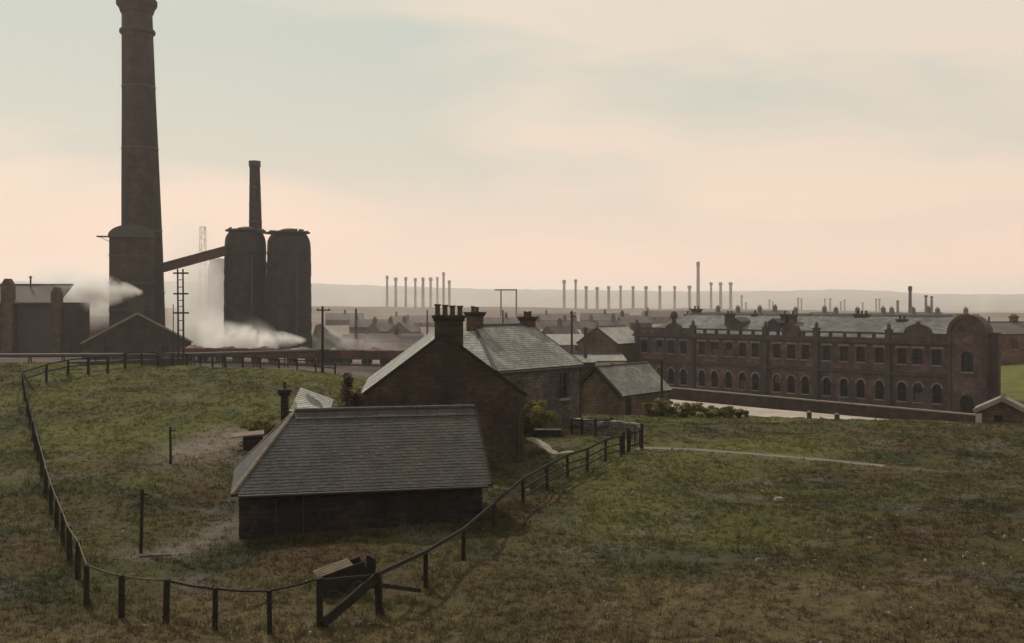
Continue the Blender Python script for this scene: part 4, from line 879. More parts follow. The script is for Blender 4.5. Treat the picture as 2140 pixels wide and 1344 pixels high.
for x in pil:
    mb = MB(); mb.box(fr, aa(x)-.3, aa(x)+.3, -.2, -.004, -4.598, CORN-.504); mb.build('pilaster', 'trim', off)
    mb = MB(); mb.tube(fr(aa(x)+.5, -.1, CORN-.5), fr(aa(x)+.5, -.1, Bz), .07, n=6); mb.build('downpipe', 'iron', off)
    mb = MB(); mb.box(fr, aa(x)-.36, aa(x)+.36, -.24, .36, CORN+.182, RAIL+.25); mb.box(fr, aa(x)-.44, aa(x)+.44, -.32, .44, RAIL+.252, RAIL+.4); mb.lathe([(.22, 0), (.3, .15), (.2, .35), (.26, .5), (.04, .8)], 10, fr(aa(x), .06, RAIL+.402)); mb.build('parapet_pier', 'trim', off)
# balustrade: solid in the pavilions, open between
piers = sorted([aa(x) for x in pil]+[aa(3.0)])
rb = MB()
for i, (p, q) in enumerate(zip(piers[:-1], piers[1:])):
    solid = i in (0, 4)
    mb = MB(); mb.box(fr, p+.36, q-.36, -.1, .3, RAIL-.2, RAIL+.02); mb.build('balustrade_rail', 'trim', off)
    mb = MB(); mb.box(fr, p+.36, q-.36, -.06, .26, CORN+.184, CORN+(.8 if solid else .34)); mb.build('parapet', 'office' if solid else 'trim', off)
    n = max(2, round((q-p)/1.9))
    for k in range(1, n):
        mb = MB(); x = p+(q-p)*k/n; mb.box(fr, x-.2, x+.2, -.02, .22, CORN+(.8 if solid else .34), RAIL-.2); mb.build('baluster', 'trim', off)
# curved pediments above the parapet
for cx, w, h in ((43.9, 3.0, .95), (24.2, 2.6, 1.15), (6.9, 3.6, 1.35)):
    n = 12; x0 = aa(cx); mb = MB()
    for k in range(n):
        s0, s1 = -1+2*k/n, -1+2*(k+1)/n; f_ = lambda s: RAIL-.25+h*(max(0, 1-s*s))**.5*(1 if h > 1.2 else 1)
        mb.hexa([fr(x0+s0*w/2, -.22, RAIL-.95), fr(x0+s1*w/2, -.22, RAIL-.95), fr(x0+s1*w/2, .34, RAIL-.95), fr(x0+s0*w/2, .34, RAIL-.95), fr(x0+s0*w/2, -.22, f_(s0)), fr(x0+s1*w/2, -.22, f_(s1)), fr(x0+s1*w/2, .34, f_(s1)), fr(x0+s0*w/2, .34, f_(s0))])
    pd = mb.build('pediment', 'trim', off)
    mb = MB(); p = fr(x0, .06, RAIL-.25+h); mb.lathe([(.36, -.05), (.36, .3), (.25, .4), (.5, .9), (.58, 1.15), (.42, 1.5), (.15, 1.75)] if cx > 40 else [(.3, -.05), (.26, .2), (.12, .32)], 12, p); mb.build('finial', 'trim', pd)
# end pavilion with semicircular gable
p0, p1 = aa(3.0), aa(-1.4); pr_ = -.55; cx = (p0+p1)/2; R_ = (p1-p0)/2; n = 20
mb = MB(); wops = [(cx-.7, cx+.7, .4, 2.7, .6), (cx-.8, cx+.8, -5.6, -2.2, .7)]
panel(mb, fr, p0, p1, Bz, RAIL, wops, b=pr_, depth=.35)
ar = [(cx-R_*math.cos(PI*k/n), RAIL+R_*math.sin(PI*k/n)) for k in range(n+1)]
mb.face([fr(a_, pr_, c_) for a_, c_ in reversed(ar)])
for (a_, c_), (a2, c2) in zip(ar[:-1], ar[1:]): mb.face([fr(a_, pr_, c_), fr(a2, pr_, c2), fr(a2, 1.2, c2), fr(a_, 1.2, c_)])
mb.face([fr(p0, 3.0, Bz), fr(p0, pr_, Bz), fr(p0, pr_, RAIL), fr(p0, 3.0, RAIL)]); mb.face([fr(p1, pr_, Bz), fr(p1, 3.0, Bz), fr(p1, 3.0, RAIL), fr(p1, pr_, RAIL)]); mb.face([fr(a_, 1.2, c_) for a_, c_ in ar])
mb.build('pavilion_wall', 'office', off)
am = MB()
for (a_, c_), (a2, c2) in zip(ar[:-1], ar[1:]):
    def sc(a, c, k): return (cx+(a-cx)*k, RAIL+(c-RAIL)*k)
    q = [sc(a_, c_, .82), sc(a2, c2, .82), sc(a2, c2, 1.04), sc(a_, c_, 1.04)]
    am.hexa([fr(*(q[0][0], pr_-.16, q[0][1])), fr(q[1][0], pr_-.16, q[1][1]), fr(q[1][0], pr_-.003, q[1][1]), fr(q[0][0], pr_-.003, q[0][1]), fr(q[3][0], pr_-.16, q[3][1]), fr(q[2][0], pr_-.16, q[2][1]), fr(q[2][0], pr_-.003, q[2][1]), fr(q[3][0], pr_-.003, q[3][1])])
am.build('archivolt', 'trim', off)
for a_ in (p0+.02, p1-.42):
    mb = MB(); mb.box(fr, a_, a_+.4, pr_-.16, pr_-.003, Bz, RAIL-.006); mb.build('pilaster', 'trim', off)
f = sash(1.4, 2.3, .6); f.parent = off; f.location = fr(cx, pr_+.25, .4)-ORG[off.name]; f.rotation_euler = (0, 0, ang)
mb = MB(); mb.box(fr, cx-.79, cx-.01, pr_+.22, pr_+.28, -5.6, -2.3); mb.box(fr, cx+.01, cx+.79, pr_+.22, pr_+.28, -5.6, -2.3); mb.build('door', 'timber', off)
mb = MB(); mb.box(fr, OL+1.35, OL+2.55, .15, .6, CORN+1, CORN+1.25); mb.build('coping', 'trim', off)
mb = MB(); mb.tube(fr(OL+2.3, .2, CORN+.9), fr(OL+2.3, .2, Bz), .09, n=8); mb.build('downpipe', 'iron', off)
stack_pots(off, fr, aa(2.6), 1.2, RAIL+1.35, 2, .5, .2, 1.0, 'pot_yellow')
# roofs behind the balustrade
z1, z2 = CORN+.2, 6.5; ra, rb_ = 3.2, aa(2.0)-2
P = [fr(.4, .9, z1), fr(aa(1.6), .9, z1), fr(aa(4.6), DEP-.3, z1), fr(.4, DEP-.3, z1)]; Q = [fr(5.0, DEP/2, z2), fr(aa(6), DEP/2, z2)]
rm = MB(); roofslab(rm, P[0], P[1], Q[1], Q[0]); roofslab(rm, P[2], P[3], Q[0], Q[1]); rm.face([P[3], P[0], Q[0]]); rm.face([P[1], P[2], Q[1]]); rf = rm.build('roof', 'slate_light', off)
sm = MB(); slates(sm, P[0], P[1], Q[0], Q[1], .35, .6, .03); slates(sm, P[3], P[0], Q[0], Q[0]+Vector((.01, 0, 0)), .35, .6, .03); sm.build('slates', 'slate_mid', rf, kind='stuff')
ridge_tiles((Q[0]+Vector((0, 0, .1)), Q[1]+Vector((0, 0, .1))), rf, 'ridge', 1.2, .16)
def roof_stack(px, pyt, w, b, z0, pots=2):
    k = (px-1070)/F; q = fr(0, b, 0); a = (k*q.y-q.x)/(ud.x-k*ud.y); d = fr(a, b, 0).y; zt = EYE-(pyt-636)/F*d
    chimney_stack(rf, fr, a, b, z0, zt-.4, w, .8, 0, mat='trim', stone=False)
    stack_pots(rf, fr, a, b, zt-.4, pots, w/pots, .16, .45)
for px, pyt, w, b, pots in ((1456, 640, 1.3, 9.0, 2), (1437, 651, .5, 8, 1), (1525, 650, 1.2, 3.6, 2), (1578, 650, .6, 6.5, 1), (1640, 650, .8, 4.2, 1), (1657, 651, .8, 4.2, 1), (1801, 650, 1.8, 6.5, 3), (1885, 660, 1.1, 5.5, 2)): roof_stack(px, pyt, w, b, 4.6, pots)
for px, w, h in ((1542, 2.4, 1.0), (1625, 1.8, .9)):           # roof dormers
    k = (px-1070)/F; b = 3.4; q = fr(0, b, 0); a = (k*q.y-q.x)/(ud.x-k*ud.y); mb = MB(); zb = 4.6
    mb.box(fr, a-w/2, a+w/2, b-1.0, b+1.4, zb, zb+h); mb.hexa([fr(a-w/2-.15, b-1.1, zb+h), fr(a+w/2+.15, b-1.1, zb+h), fr(a+w/2+.15, b+1.6, zb+h), fr(a-w/2-.15, b+1.6, zb+h), fr(a-.1, b-1.1, zb+h+.6), fr(a+.1, b-1.1, zb+h+.6), fr(a+.1, b+1.6, zb+h+.6), fr(a-.1, b+1.6, zb+h+.6)]); mb.build('dormer', 'slate', rf)

# ------------------------------------------------------------------ neighbours of the offices
d = 152; x = ax(1246, d); uu = Vector((.93, .37, 0)).normalized(); nn = Vector((-uu.y, uu.x, 0)); Wd = 5.6
# gable turned to the viewer: ridge runs away to the right
uu = Vector((.55, .83, 0)).normalized(); nn = Vector((-uu.y, uu.x, 0)); o = Vector((ax(1290, d), d, 0))
t, fr, rf = gabled('cottage', 'brown gabled cottage with pinkish pale roof left of the offices', 'cottage', o, uu, 9.0, 6.6, -5.5, 2.35, 4.6, 'cottage', 'slate_pale', expo=.35, ov=.25, tiles=True)
d = 118; o = Vector((ax(1206, d), d, 0)); t, fr, rf = gabled('lean_to', 'squat dark wash house with an iron flue behind the outbuilding', 'outbuilding', o, (.9, .3), 2.2, 2.4, -3.5, 1.5, 2.3, 'works', 'slate_pale', expo=.3)
mb = MB(); mb.tube(fr(1.25, .6, 1.2), fr(1.25, .6, 5.35), .2, .18, 10); mb.tube(fr(1.25, .6, 5.2), fr(1.25, .6, 5.4), .25, .25, 10); mb.build('flue', 'iron', t)
d = 128; o = Vector((ax(1238, d), d, 0)); t, fr, rf = gabled('whitewashed_privy', 'low whitewashed shed with one dark door above the outbuilding roof', 'shed', o, (.95, .3), 4.4, 2.6, -4, 1.1, 1.75, 'whitewash', 'slate_pale', ops=[(2.3, 2.9, -1.2, .75)], expo=.3)
mb = MB(); mb.box(fr, 2.3, 2.9, .1, .15, -1.2, .75); mb.build('door', 'timber', t)
# right-hand terrace and lodge
d = 172; o = Vector((ax(2060, d), d, 0)); t, fr, rf = gabled('brick_terrace', 'row of reddish brick houses at the right edge behind the offices', 'terrace', o, (.98, .18), 24, 8, -3, 3.1, 4.9, 'brick_red', 'far_roof', expo=.5, ops=[(1.5+3.2*k, 2.5+3.2*k, .6, 2.2) for k in range(7)])
for k in range(7): put_window(t, fr, (1.0, 1.6), 2.0+3.2*k, .6, u=(.98, .18))
for a_ in (1.0, 8, 15, 22): chimney_stack(t, fr, a_, 4, 4.2, 6.0, 1.2, .7, 3, mat='brick_red', stone=False, potr=.14, poth=.35)
d = 76; uu = Vector((.44, .9, 0)).normalized(); o = Vector((ax(2150, d), d, 0))
t, fr, rf = gabled('gate_lodge', 'small lodge with pale pointed roof at the right edge of the field', 'lodge', o, uu, 4.0, 3.5, -1.2, .1, 1.0, 'cottage', 'coping', expo=.3, gops=[(1.2, 1.8, -1.1, -.1)], ov=.15, verge='coping')
mb = MB(); mb.face([fr(.12, 1.6, -1.1), fr(.12, 2.4, -1.1), fr(.12, 2.4, -.05), fr(.12, 1.6, -.05)]); mb.build('door', 'timber', t)
mb = MB(); mb.box(fr, -.12, -.01, 3.1, 3.52, -1.2, .0); mb.build('quoin_pier', 'whitewash', t)

# ------------------------------------------------------------------ the works on the left: tall chimney, hoist tower, furnaces
x, d = ax(302, 205), 205; zb = H(x, d)-1
lean = (-.022, 0)
t = thing('works_chimney', (x, d, zb), 'giant tapering brick chimney with corbelled crown, tallest thing in view', 'chimney')
mb = MB(); mb.lathe([(4.25, 0), (4.25, 4), (4.0, 4.5), (3.85, 20), (3.5, 36), (3.15, 50), (2.93, 62.0), (2.83, 68)], 40, (x, d, zb), lean); mb.build('shaft', 'chimney', t, smooth=True)
mb = MB(); mb.lathe([(2.95, 62.2), (3.35, 62.6), (3.35, 63.1), (2.95, 63.5)], 40, (x, d, zb), lean, cap=False); mb.build('ring', 'chimney', t)
mb = MB(); mb.lathe([(2.85, 66.2), (3.1, 66.6), (3.35, 67.4), (3.8, 68.0), (3.85, 68.9), (3.3, 69.5), (3.1, 71.5), (3.3, 72), (3.3, 72.6), (2.4, 72.6), (2.3, 71)], 40, (x, d, zb), lean, cap=False); mb.build('crown', 'chimney', t)
for z_ in (12, 24, 40, 52):
    r_ = np.interp(z_, [0, 20, 36, 50, 62], [4.2, 3.85, 3.5, 3.15, 2.93]); mb = MB(); mb.lathe([(r_, z_), (r_+.09, z_+.02), (r_+.09, z_+.25), (r_, z_+.27)], 40, (x, d, zb), lean, cap=False); mb.build('iron_band', 'iron', t)

d = 198; x0, x1 = ax(228, d), ax(331, d); zb = H(x0, d)-1; W_ = x1-x0; fr = frame((x0, d), (.94, .34)); W_ = 8.1; zt = EYE-(493-636)/F*d
t = thing('hoist_tower', ((x0+x1)/2, d+3, zb), 'dark brick hoist tower with curved iron roof in front of the giant chimney', 'tower')
mb = MB(); panel(mb, fr, 0, W_, zb, zt, [(5.6, 6.9, 1.0, 4.2, .5), (3.3, 3.9, 12, 13.4)], depth=.4)
for (a_, b_, a2, b2) in ((W_, 0, W_, 5), (W_, 5, 0, 5), (0, 5, 0, 0)): mb.face([fr(a_, b_, zb), fr(a2, b2, zb), fr(a2, b2, zt), fr(a_, b_, zt)])
mb.build('body', 'works', t)
mb = MB(); mb.box(fr, 5.5, 7, .35, .4, .9, 4.3); mb.build('door', 'timber', t); mb = MB(); mb.box(fr, 3.3, 3.9, .35, .4, 12, 13.4); mb.build('window_shutter', 'timber', t)
n = 14; ar = [(W_/2-(W_/2+.25)*math.cos(PI*k/n), zt+2.25*math.sin(PI*k/n)) for k in range(n+1)]; mb = MB()
for (a_, c_), (a2, c2) in zip(ar[:-1], ar[1:]): mb.face([fr(a_, -.3, c_), fr(a2, -.3, c2), fr(a2, 5.2, c2), fr(a_, 5.2, c_)])
mb.face([fr(a_, -.3, c_) for a_, c_ in reversed(ar)]); mb.face([fr(a_, 5.2, c_) for a_, c_ in ar]); mb.build('roof', 'iron', t, smooth=False)
mb = MB(); mb.box(fr, -2.2, W_+.3, -.5, 1.6, zt-.22, zt-.02); mb.build('platform', 'iron', t)
mb = MB(); mb.bar(fr(-1.7, .4, zt-.2), fr(0, .4, zt-1.0), .1, .1); mb.build('bracket', 'iron', t)
for b_ in (1.2, 2.9, 4.6, 6.3):
    mb = MB(); z_ = zb+b_*3.0; mb.box(fr, -.12, W_+.12, -.1, -.004, z_, z_+.25); mb.build('iron_band', 'iron', t)

def furnace(label, pxc, wpx, pyt, d, cat='furnace', mat='furnace', pale=False):
    x = ax(pxc, d); zb = H(x, d)-1; R = wpx/2/F*d; ht = EYE-(pyt-636)/F*d-zb
    t = thing('blast_furnace', (x, d, zb), label, cat)
    mb = MB(); mb.rough_lathe([(R*1.07, 0), (R*1.06, 2.5), (R*1.03, 4), (R*1.03, ht*.35), (R*1.02, ht*.6), (R*1.0, ht*.88), (R*.975, ht*.925), (R*.92, ht*.96), (R*.84, ht*.985), (R*.76, ht)], 44, (x, d, zb), .022, rows=46); mb.build('shell', mat, t, smooth=False)
    for k in range(9):
        z_ = 3+k*(ht-5)/9; r_ = np.interp(z_, [0, ht*.35, ht*.6, ht*.84, ht*.93], [R*1.03, R*1.03, R*1.02, R*1.005, R*.97]); mb = MB(); mb.lathe([(r_-.05, z_), (r_+.06, z_+.02), (r_+.06, z_+.2), (r_-.05, z_+.22)], 36, (x, d, zb), cap=False); mb.build('iron_hoop', mat, t)
    mb = MB(); mb.lathe([(R*.95, ht), (R*.97, ht+.05), (R*.97, ht+.28), (R*.6, ht+.3)], 28, (x, d, zb)); pf = mb.build('top_platform', 'iron', t)
    for k in range(16):
        a = 2*PI*(k+.3*random.random())/16; f_ = frame((x+R*.86*math.cos(a), d+R*.86*math.sin(a)), (-math.sin(a), math.cos(a)), zb+ht+.28); w = .35+.45*random.random(); mb = MB()
        mb.box(f_, -w, w, -.06, .06, -.05, .1+.35*random.random()**2); mb.build('rim_plate', 'iron', pf)
    lad = MB()
    for s_ in (-.25, .25): lad.tube((x-R*.5+s_, d-R*.93, zb), (x-R*.5+s_, d-R*.88, zb+ht), .05, n=5)
    for k in range(int(ht/.6)): lad.tube((x-R*.5-.25, d-R*.94, zb+k*.6), (x-R*.5+.25, d-R*.94, zb+k*.6), .035, n=4)
    lad.build('ladder', 'iron', t)
    pm = MB(); pm.tube((x+R*.55, d-R*.95, zb+ht*.8), (x+R*.55, d-R*.98, zb), .22, n=8); pm.build('down_pipe', 'iron', t)
    mb = MB(); mb.lathe([(R*.4, ht+.3), (R*.4, ht+.7), (R*.15, ht+1.0)], 16, (x, d, zb)); mb.build('bell_hopper', 'iron', t)
    return t, x, zb, R, ht
fa = furnace('left dark cylindrical blast furnace with the thin chimney rising behind', 513, 85, 484, 210)
fb = furnace('right dark cylindrical blast furnace, the widest, ending the works', 604, 90, 488, 207)
mb = MB(); p, q = at(532, 484, 209), at(576, 489, 207.5); mb.bar(p, q, 1.4, .5); br_ = mb.build('gangway', 'iron', org=p); tag(br_, 'short iron gangway joining the tops of the two furnaces', 'gangway')
fc = furnace('pale furnace half hidden in steam left of the dark furnaces', 456, 42, 546, 300, mat='brick_red')
x, d = ax(537, 218), 218; zb = H(x, d)-1; t = thing('works_chimney', (x, d, zb), 'thin brick chimney rising from behind the left furnace', 'chimney')
hh = EYE-(337-636)/F*d-zb; mb = MB(); mb.lathe([(1.75, 0), (1.55, hh*.35), (1.28, hh*.7), (1.05, hh-1), (1.05, hh)], 20, (x, d, zb), (-.012, 0)); mb.build('shaft', 'chimney', t, smooth=True)
mb = MB(); mb.lathe([(1.05, hh-1.3), (1.22, hh-1.1), (1.22, hh+.02), (.8, hh+.02)], 20, (x, d, zb), (-.012, 0), cap=False); mb.build('cap', 'iron', t)
for k in range(5):
    z_ = hh*(.5+.09*k); r_ = np.interp(z_/hh, [0, .35, .7, 1], [1.75, 1.55, 1.28, 1.05]); mb = MB(); mb.lathe([(r_, z_), (r_+.07, z_+.02), (r_+.07, z_+.2), (r_, z_+.22)], 20, (x, d, zb), (-.012, 0), cap=False); mb.build('iron_band', 'iron', t)

# inclined charging gallery
p0, p1 = at(338, 561, 206), at(474, 524, 206); t = thing('charging_gallery', p0, 'sloping covered gallery from hoist tower up to the furnaces', 'gallery')
mb = MB(); mb.bar(p0, p1, 2.2, 1.5); mb.build('gallery_box', 'rust', t)
dv = (p1-p0)/11
for k in range(11):
    mb = MB(); c0 = p0+dv*k; c1 = p0+dv*(k+1); mb.bar(c0+Vector((0, -1.14, -.7)), c1+Vector((0, -1.14, .7)), .06, .12); mb.bar(c0+Vector((0, -1.14, -.75)), c0+Vector((0, -1.14, .8)), .1, .06, (0, 1, 0)); mb.build('truss_strut', 'iron', t)
mb = MB(); mb.bar(p0+Vector((0, 0, .82)), p1+Vector((0, 0, .82)), 2.6, .14); mb.build('roof', 'iron', t)
# twin-pole signal mast
d = 128; xa, xb = ax(373, d), ax(384, d); zb = H(xa, d)-.5; t = thing('lattice_mast', ((xa+xb)/2, d, zb), 'twin-pole mast with three cross-arms in front of the steam', 'mast')
zt = EYE-(562-636)/F*d
for x in (xa, xb):
    mb = MB(); mb.tube((x, d, zb), (x-.1, d, zt), .13, .1, 8); mb.build('pole', 'timber', t)
for py, wl in ((571, 32), (614, 31), (654, 33)):
    z = EYE-(py-636)/F*d; mb = MB(); mb.box(frame(((xa+xb)/2, d), (1, 0)), -wl/2/F*d, wl/2/F*d, -.14, -.02, z-.1, z+.1); mb.build('cross_arm', 'timber', t)
for py in (585, 600, 628, 641, 670, 690, 710):
    z = EYE-(py-636)/F*d; mb = MB(); mb.box(frame(((xa+xb)/2, d), (1, 0)), -.3, .3, -.06, .06, z-.05, z+.05); mb.build('rung', 'timber', t)
mb = MB(); x = ax(362, d); mb.tube((x, d, zb), (x, d, EYE-(636-636)/F*d), .08, .06, 6); mb.build('side_pole', 'timber', t)

# gabled engine shed in front of the chimney: ridge runs away from the viewer
d = 172; xl, xr, xm = ax(178, d), ax(392, d), ax(292, d); zr_ = EYE-(656-636)/F*d; ze_ = EYE-(716-636)/F*d
uu = Vector((-.36, 1, 0)).normalized(); Wd = (xr-xl)*1.0; o = Vector((xr, d+2, 0))
t, fr, rf = gabled('engine_shed', 'broad gabled brick shed with pale roof edges at the foot of the chimney', 'shed', o, uu, 20, Wd, -2.5, ze_, zr_, 'works', 'slate', expo=.5, verge='coping', gops=[(7.2, 9.4, -2.4, 1.4, .6), (3.2, 4.4, -.6, 1.2), (12, 13.2, -.6, 1.2)])
mb = MB(); mb.box(fr, .1, .2, Wd-9.4, Wd-7.2, -2.4, 1.4); mb.build('door', 'timber', t)
for a_ in (3.8, 12.6): put_window(t, fr, (1.2, 1.8), a_, -.6, gable_w=Wd, u=uu)
mb = MB(); fv = lambda a, b, c: fr(1.2+a, Wd/2+b, c); mb.box(fv, -.9, .9, -1.0, 1.0, zr_-.6, zr_+2.6); mb.build('roof_vent', 'iron', rf)
# works hall at the far left
d = 185; t0x = ax(-160, d)
hall = thing('works_hall', (ax(60, d), d, -1.5), 'dark works hall with tan brick piers and grey roof at far left', 'works hall')
fr = frame((t0x, d), (1, .05)); x1 = ax(140, d)-t0x; zr1 = EYE-(594-636)/F*d; ze1 = EYE-(632-636)/F*d
mb = MB(); ab = [ax(26, d)-t0x, ax(104, d)-t0x]; panel(mb, fr, 0, x1, -2.5, ze1, [(ab[0], ab[1], -2.3, ze1-.6)], depth=1.2); mb.face([fr(x1, 0, -2.5), fr(x1, 10, -2.5), fr(x1, 10, ze1), fr(x1, 0, ze1)]); mb.build('wall', 'works', hall)
mb = MB(); mb.face([fr(ab[0]-1, 1.2, -2.4), fr(ab[1]+1, 1.2, -2.4), fr(ab[1]+1, 1.2, ze1), fr(ab[0]-1, 1.2, ze1)]); mb.build('shutter', 'iron', hall)
mb = MB(); roofslab(mb, fr(-.5, -.6, ze1), fr(ax(120, d)-t0x, -.6, ze1), fr(ax(120, d)-t0x, 6, zr1), fr(-.5, 6, zr1), .2); rf = mb.build('roof', 'far_roof', hall)
mb = MB(); mb.box(fr, -.5, ax(121, d)-t0x, 5.9, 6.3, zr1-.1, zr1+.2); mb.build('ridge_cap', 'ridge', rf)
for a0, a1, pt in ((3, 26, 586), (105, 124, 604)):
    z_ = EYE-(pt-636)/F*d; A0, A1 = ax(a0, d)-t0x, ax(a1, d)-t0x; mb = MB(); mb.box(fr, A0, A1, -1.0, -.7, -2.5, z_-1); mb.hexa([fr(A0-.1, -1.1, z_-1), fr(A1+.1, -1.1, z_-1), fr(A1+.1, .6, z_-1), fr(A0-.1, .6, z_-1), fr((A0+A1)/2-.3, -1.1, z_+.3), fr((A0+A1)/2+.3, -1.1, z_+.3), fr((A0+A1)/2+.3, .6, z_+.3), fr((A0+A1)/2-.3, .6, z_+.3)]); mb.box(fr, A0, A1, -.7, .5, -2.5, z_-1.004); mb.build('brick_pier', 'pier', hall)
mb = MB(); p = at(64, 596, d+6); mb.tube(p-Vector((0, 0, 1)), p+Vector((0, 0, 1.6)), .16, n=8); mb.tube(p+Vector((0, 0, 1.3)), p+Vector((0, 0, 1.7)), .35, .1, 8); mb.build('vent', 'iron', rf)
d = 235; o = Vector((ax(118, d), d, 0)); t, fr, rf = gabled('casting_house', 'hazy brick casting house behind the drifting steam', 'works hall', o, (1, .04), 14, 12, -2.5, 5.3, 8.6, 'brick_red', 'far_roof', expo=.8, tiles=False)

# pipe on trestles and retaining wall along the line
d = 143; t = thing('gas_pipe', (ax(300, d), d, 0), 'long dark pipe carried on trestles along the foot of the works', 'pipe'); z = EYE-(738-636)/F*d
mb = MB(); mb.tube((ax(-120, d), d-6, z-.1), (ax(400, d), d, z-.2), .26, n=10); mb.build('pipe', 'iron', t); mb = MB(); mb.tube((ax(400, d), d, z-.2), (ax(655, d), d+4, z+.15), .26, n=10); mb.build('pipe', 'iron', t)
for k in range(13):
    s = k/12; x = ax(-100+750*s, d); y = d-6+10*s; zg = H(x, y)-.3; mb = MB(); mb.bar((x-.3, y, zg), (x-.1, y, z-.2), .14, .14, (0, 1, 0)); mb.bar((x+.3, y, zg), (x+.1, y, z-.2), .14, .14, (0, 1, 0)); mb.build('trestle', 'timber', t)
A_, B_ = (ax(400, 134), 134), (ax(-150, 120), 120)
wallrun('retaining_wall', 'low sooty retaining wall with coping below the engine shed', (ax(-150, 122), 122), (ax(395, 138), 138), .9, 1.8, 'works', 'trim')

# wagons on the line
rm_ = MB(); rail_z = -.55
ua = Vector((ax(830, 148)-ax(380, 158), 148-158, 0)); L_ = ua.length; fr = frame((ax(380, 158), 158), ua)
for b_ in (-.72, .72): rm_.box(fr, -8, L_+12, b_-.04, b_+.04, rail_z-.14, rail_z)
ro = rm_.build('railway_track', 'rust', kind='structure')
sm = MB(); sm.hexa([fr(-8, -2.2, -1.6), fr(L_+12, -2.2, -1.6), fr(L_+12, 2.2, -1.6), fr(-8, 2.2, -1.6), fr(-8, -1.6, rail_z-.2), fr(L_+12, -1.6, rail_z-.2), fr(L_+12, 1.6, rail_z-.2), fr(-8, 1.6, rail_z-.2)]); sm.build('ballast', 'slag', ro)
k = 0; sleeper = None
def wagon(label, a, load, mat='wagon'):
    t = thing('ore_wagon', fr(a, 0, rail_z), label, 'wagon', 'wagons standing on the works line')
    mb = MB(); mb.box(fr, a-2.5, a+2.5, -1.05, 1.05, rail_z+.75, rail_z+.95); mb.build('underframe', 'iron', t)
    for j in range(4):
        mb = MB(); c0 = rail_z+.96+j*.27
        for (x0, x1, y0, y1) in ((-2.45, 2.45, -1.1, -1.02), (-2.45, 2.45, 1.02, 1.1), (-2.45, -2.37, -1.02, 1.02), (2.37, 2.45, -1.02, 1.02)): mb.box(fr, a+x0, a+x1, y0, y1, c0, c0+.255)
        mb.build('side_plank', mat, t)
    for x in (-2.3, -1, 1, 2.3):
        mb = MB(); mb.box(fr, a+x-.06, a+x+.06, -1.16, -1.1, rail_z+.8, rail_z+2.05); mb.build('stanchion', 'iron', t)
    for x in (-1.4, 1.4):
        for y in (-.72, .72):
            mb = MB(); c = fr(a+x, y, rail_z+.45); ax_ = fr(0, .06, 0)-fr(0, 0, 0); mb.tube(c-ax_, c+ax_, .45, n=14); mb.build('wheel', 'iron', t)
    for s_ in (-1, 1):
        for y in (-.6, .6):
            mb = MB(); mb.tube(fr(a+s_*2.5, y, rail_z+.85), fr(a+s_*2.85, y, rail_z+.85), .14, n=8); mb.build('buffer', 'iron', t)
    if load:
        mb = MB(); n = 10; g_ = [[fr(a-2.3+4.6*i/n, -.95+1.9*j/4, rail_z+1.8+.55*math.sin(PI*i/n)*math.sin(PI*j/4)*(.6+.8*random.random())) for j in range(5)] for i in range(n+1)]
        for i in range(n):
            for j in range(4): mb.face([g_[i][j], g_[i+1][j], g_[i+1][j+1], g_[i][j+1]])
        mb.build('load', 'ore', t)
nw = 6
for i in range(nw): wagon(f'rusty red ore wagon with pale load below the furnaces, {ordn[i]} from the left', 2.2+i*5.9, True)
def a_of(px):
    k = (px-1070)/F; q = fr(0, 0, 0); u_ = ua.normalized(); return (k*q.y-q.x)/(u_.x-k*u_.y)
wagon('empty dark wagon just right of the telegraph pole', a_of(690), False, 'rust')
wagon('empty dark wagon nearest the gabled house', a_of(785), False, 'rust'); wagon('empty dark wagon coupled second from the gabled house', a_of(785)-5.9 if a_of(785)-a_of(690) > 11.5 else a_of(785)+5.9, False, 'rust')

# slag heap beside the furnaces
hp = MB(); c = (ax(664, 212), 212); n = 22; pr = [(0, 8.2), (.12, 7.6), (.35, 4.4), (.65, 1.8), (1, -1.8)]; rows_ = []
for q, z in pr:
    rows_.append([(c[0]+q*(7.5 if math.cos(2*PI*k/n) > 0 else 3)*math.cos(2*PI*k/n)+random.uniform(-.3, .3)*q, c[1]+q*5*math.sin(2*PI*k/n), -1+(z+1.8)*.5+random.uniform(-.4, .4)*(0 < q < 1)) for k in range(n)])
for r0, r1 in zip(rows_[:-1], rows_[1:]):
    for k in range(n): hp.face([r0[k], r1[k], r1[(k+1) % n], r0[(k+1) % n]])
o = hp.build('slag_heap', 'slag'); o['kind'] = 'structure'

# ------------------------------------------------------------------ telegraph poles
def tpole(px, pyt, d, label, r=.11, arms=2, pyb=None):
    x = ax(px, d); z = H(x, d); zt = EYE-(pyt-636)/F*d; t = thing('telegraph_pole', (x, d, z), label, 'pole', None)
    mb = MB(); mb.tube((x, d, z-.5), (x, d, zt), r*1.15, r*.8, 8); mb.build('shaft', 'timber', t)
    for k in range(arms):
        za = zt-.3-.5*k; mb = MB(); mb.box(frame((x, d), (.7, .7)), -.6, .6, -r*1.2-.05, -r*1.2+.03, za-.05, za+.05); ca = mb.build('cross_arm', 'timber', t)
        for s_ in (-.5, .5):
            mb = MB(); q = frame((x, d), (.7, .7))(s_, -r*1.2, za+.05); mb.tube(q, q+Vector((0, 0, .12)), .04, n=6); mb.build('insulator', 'iron', ca)
tpole(674, 640, 80, 'tall dark telegraph pole on the grass right of the furnaces', .1, 1)
tpole(744, 645, 300, 'thick hazy pole left of the distant red gables', .38, 0)
tpole(893, 648, 290, 'hazy pole just left of the four-pot chimney', .25, 0)
tpole(1051, 648, 260, 'thin pole behind the ridge of the rear house', .22, 0)
tpole(1195, 650, 150, 'slender telegraph pole right of the rear house roof', .17, 2)
tpole(1383, 752, 82, 'dark pole standing at the end of the stone outbuilding', .1, 0)
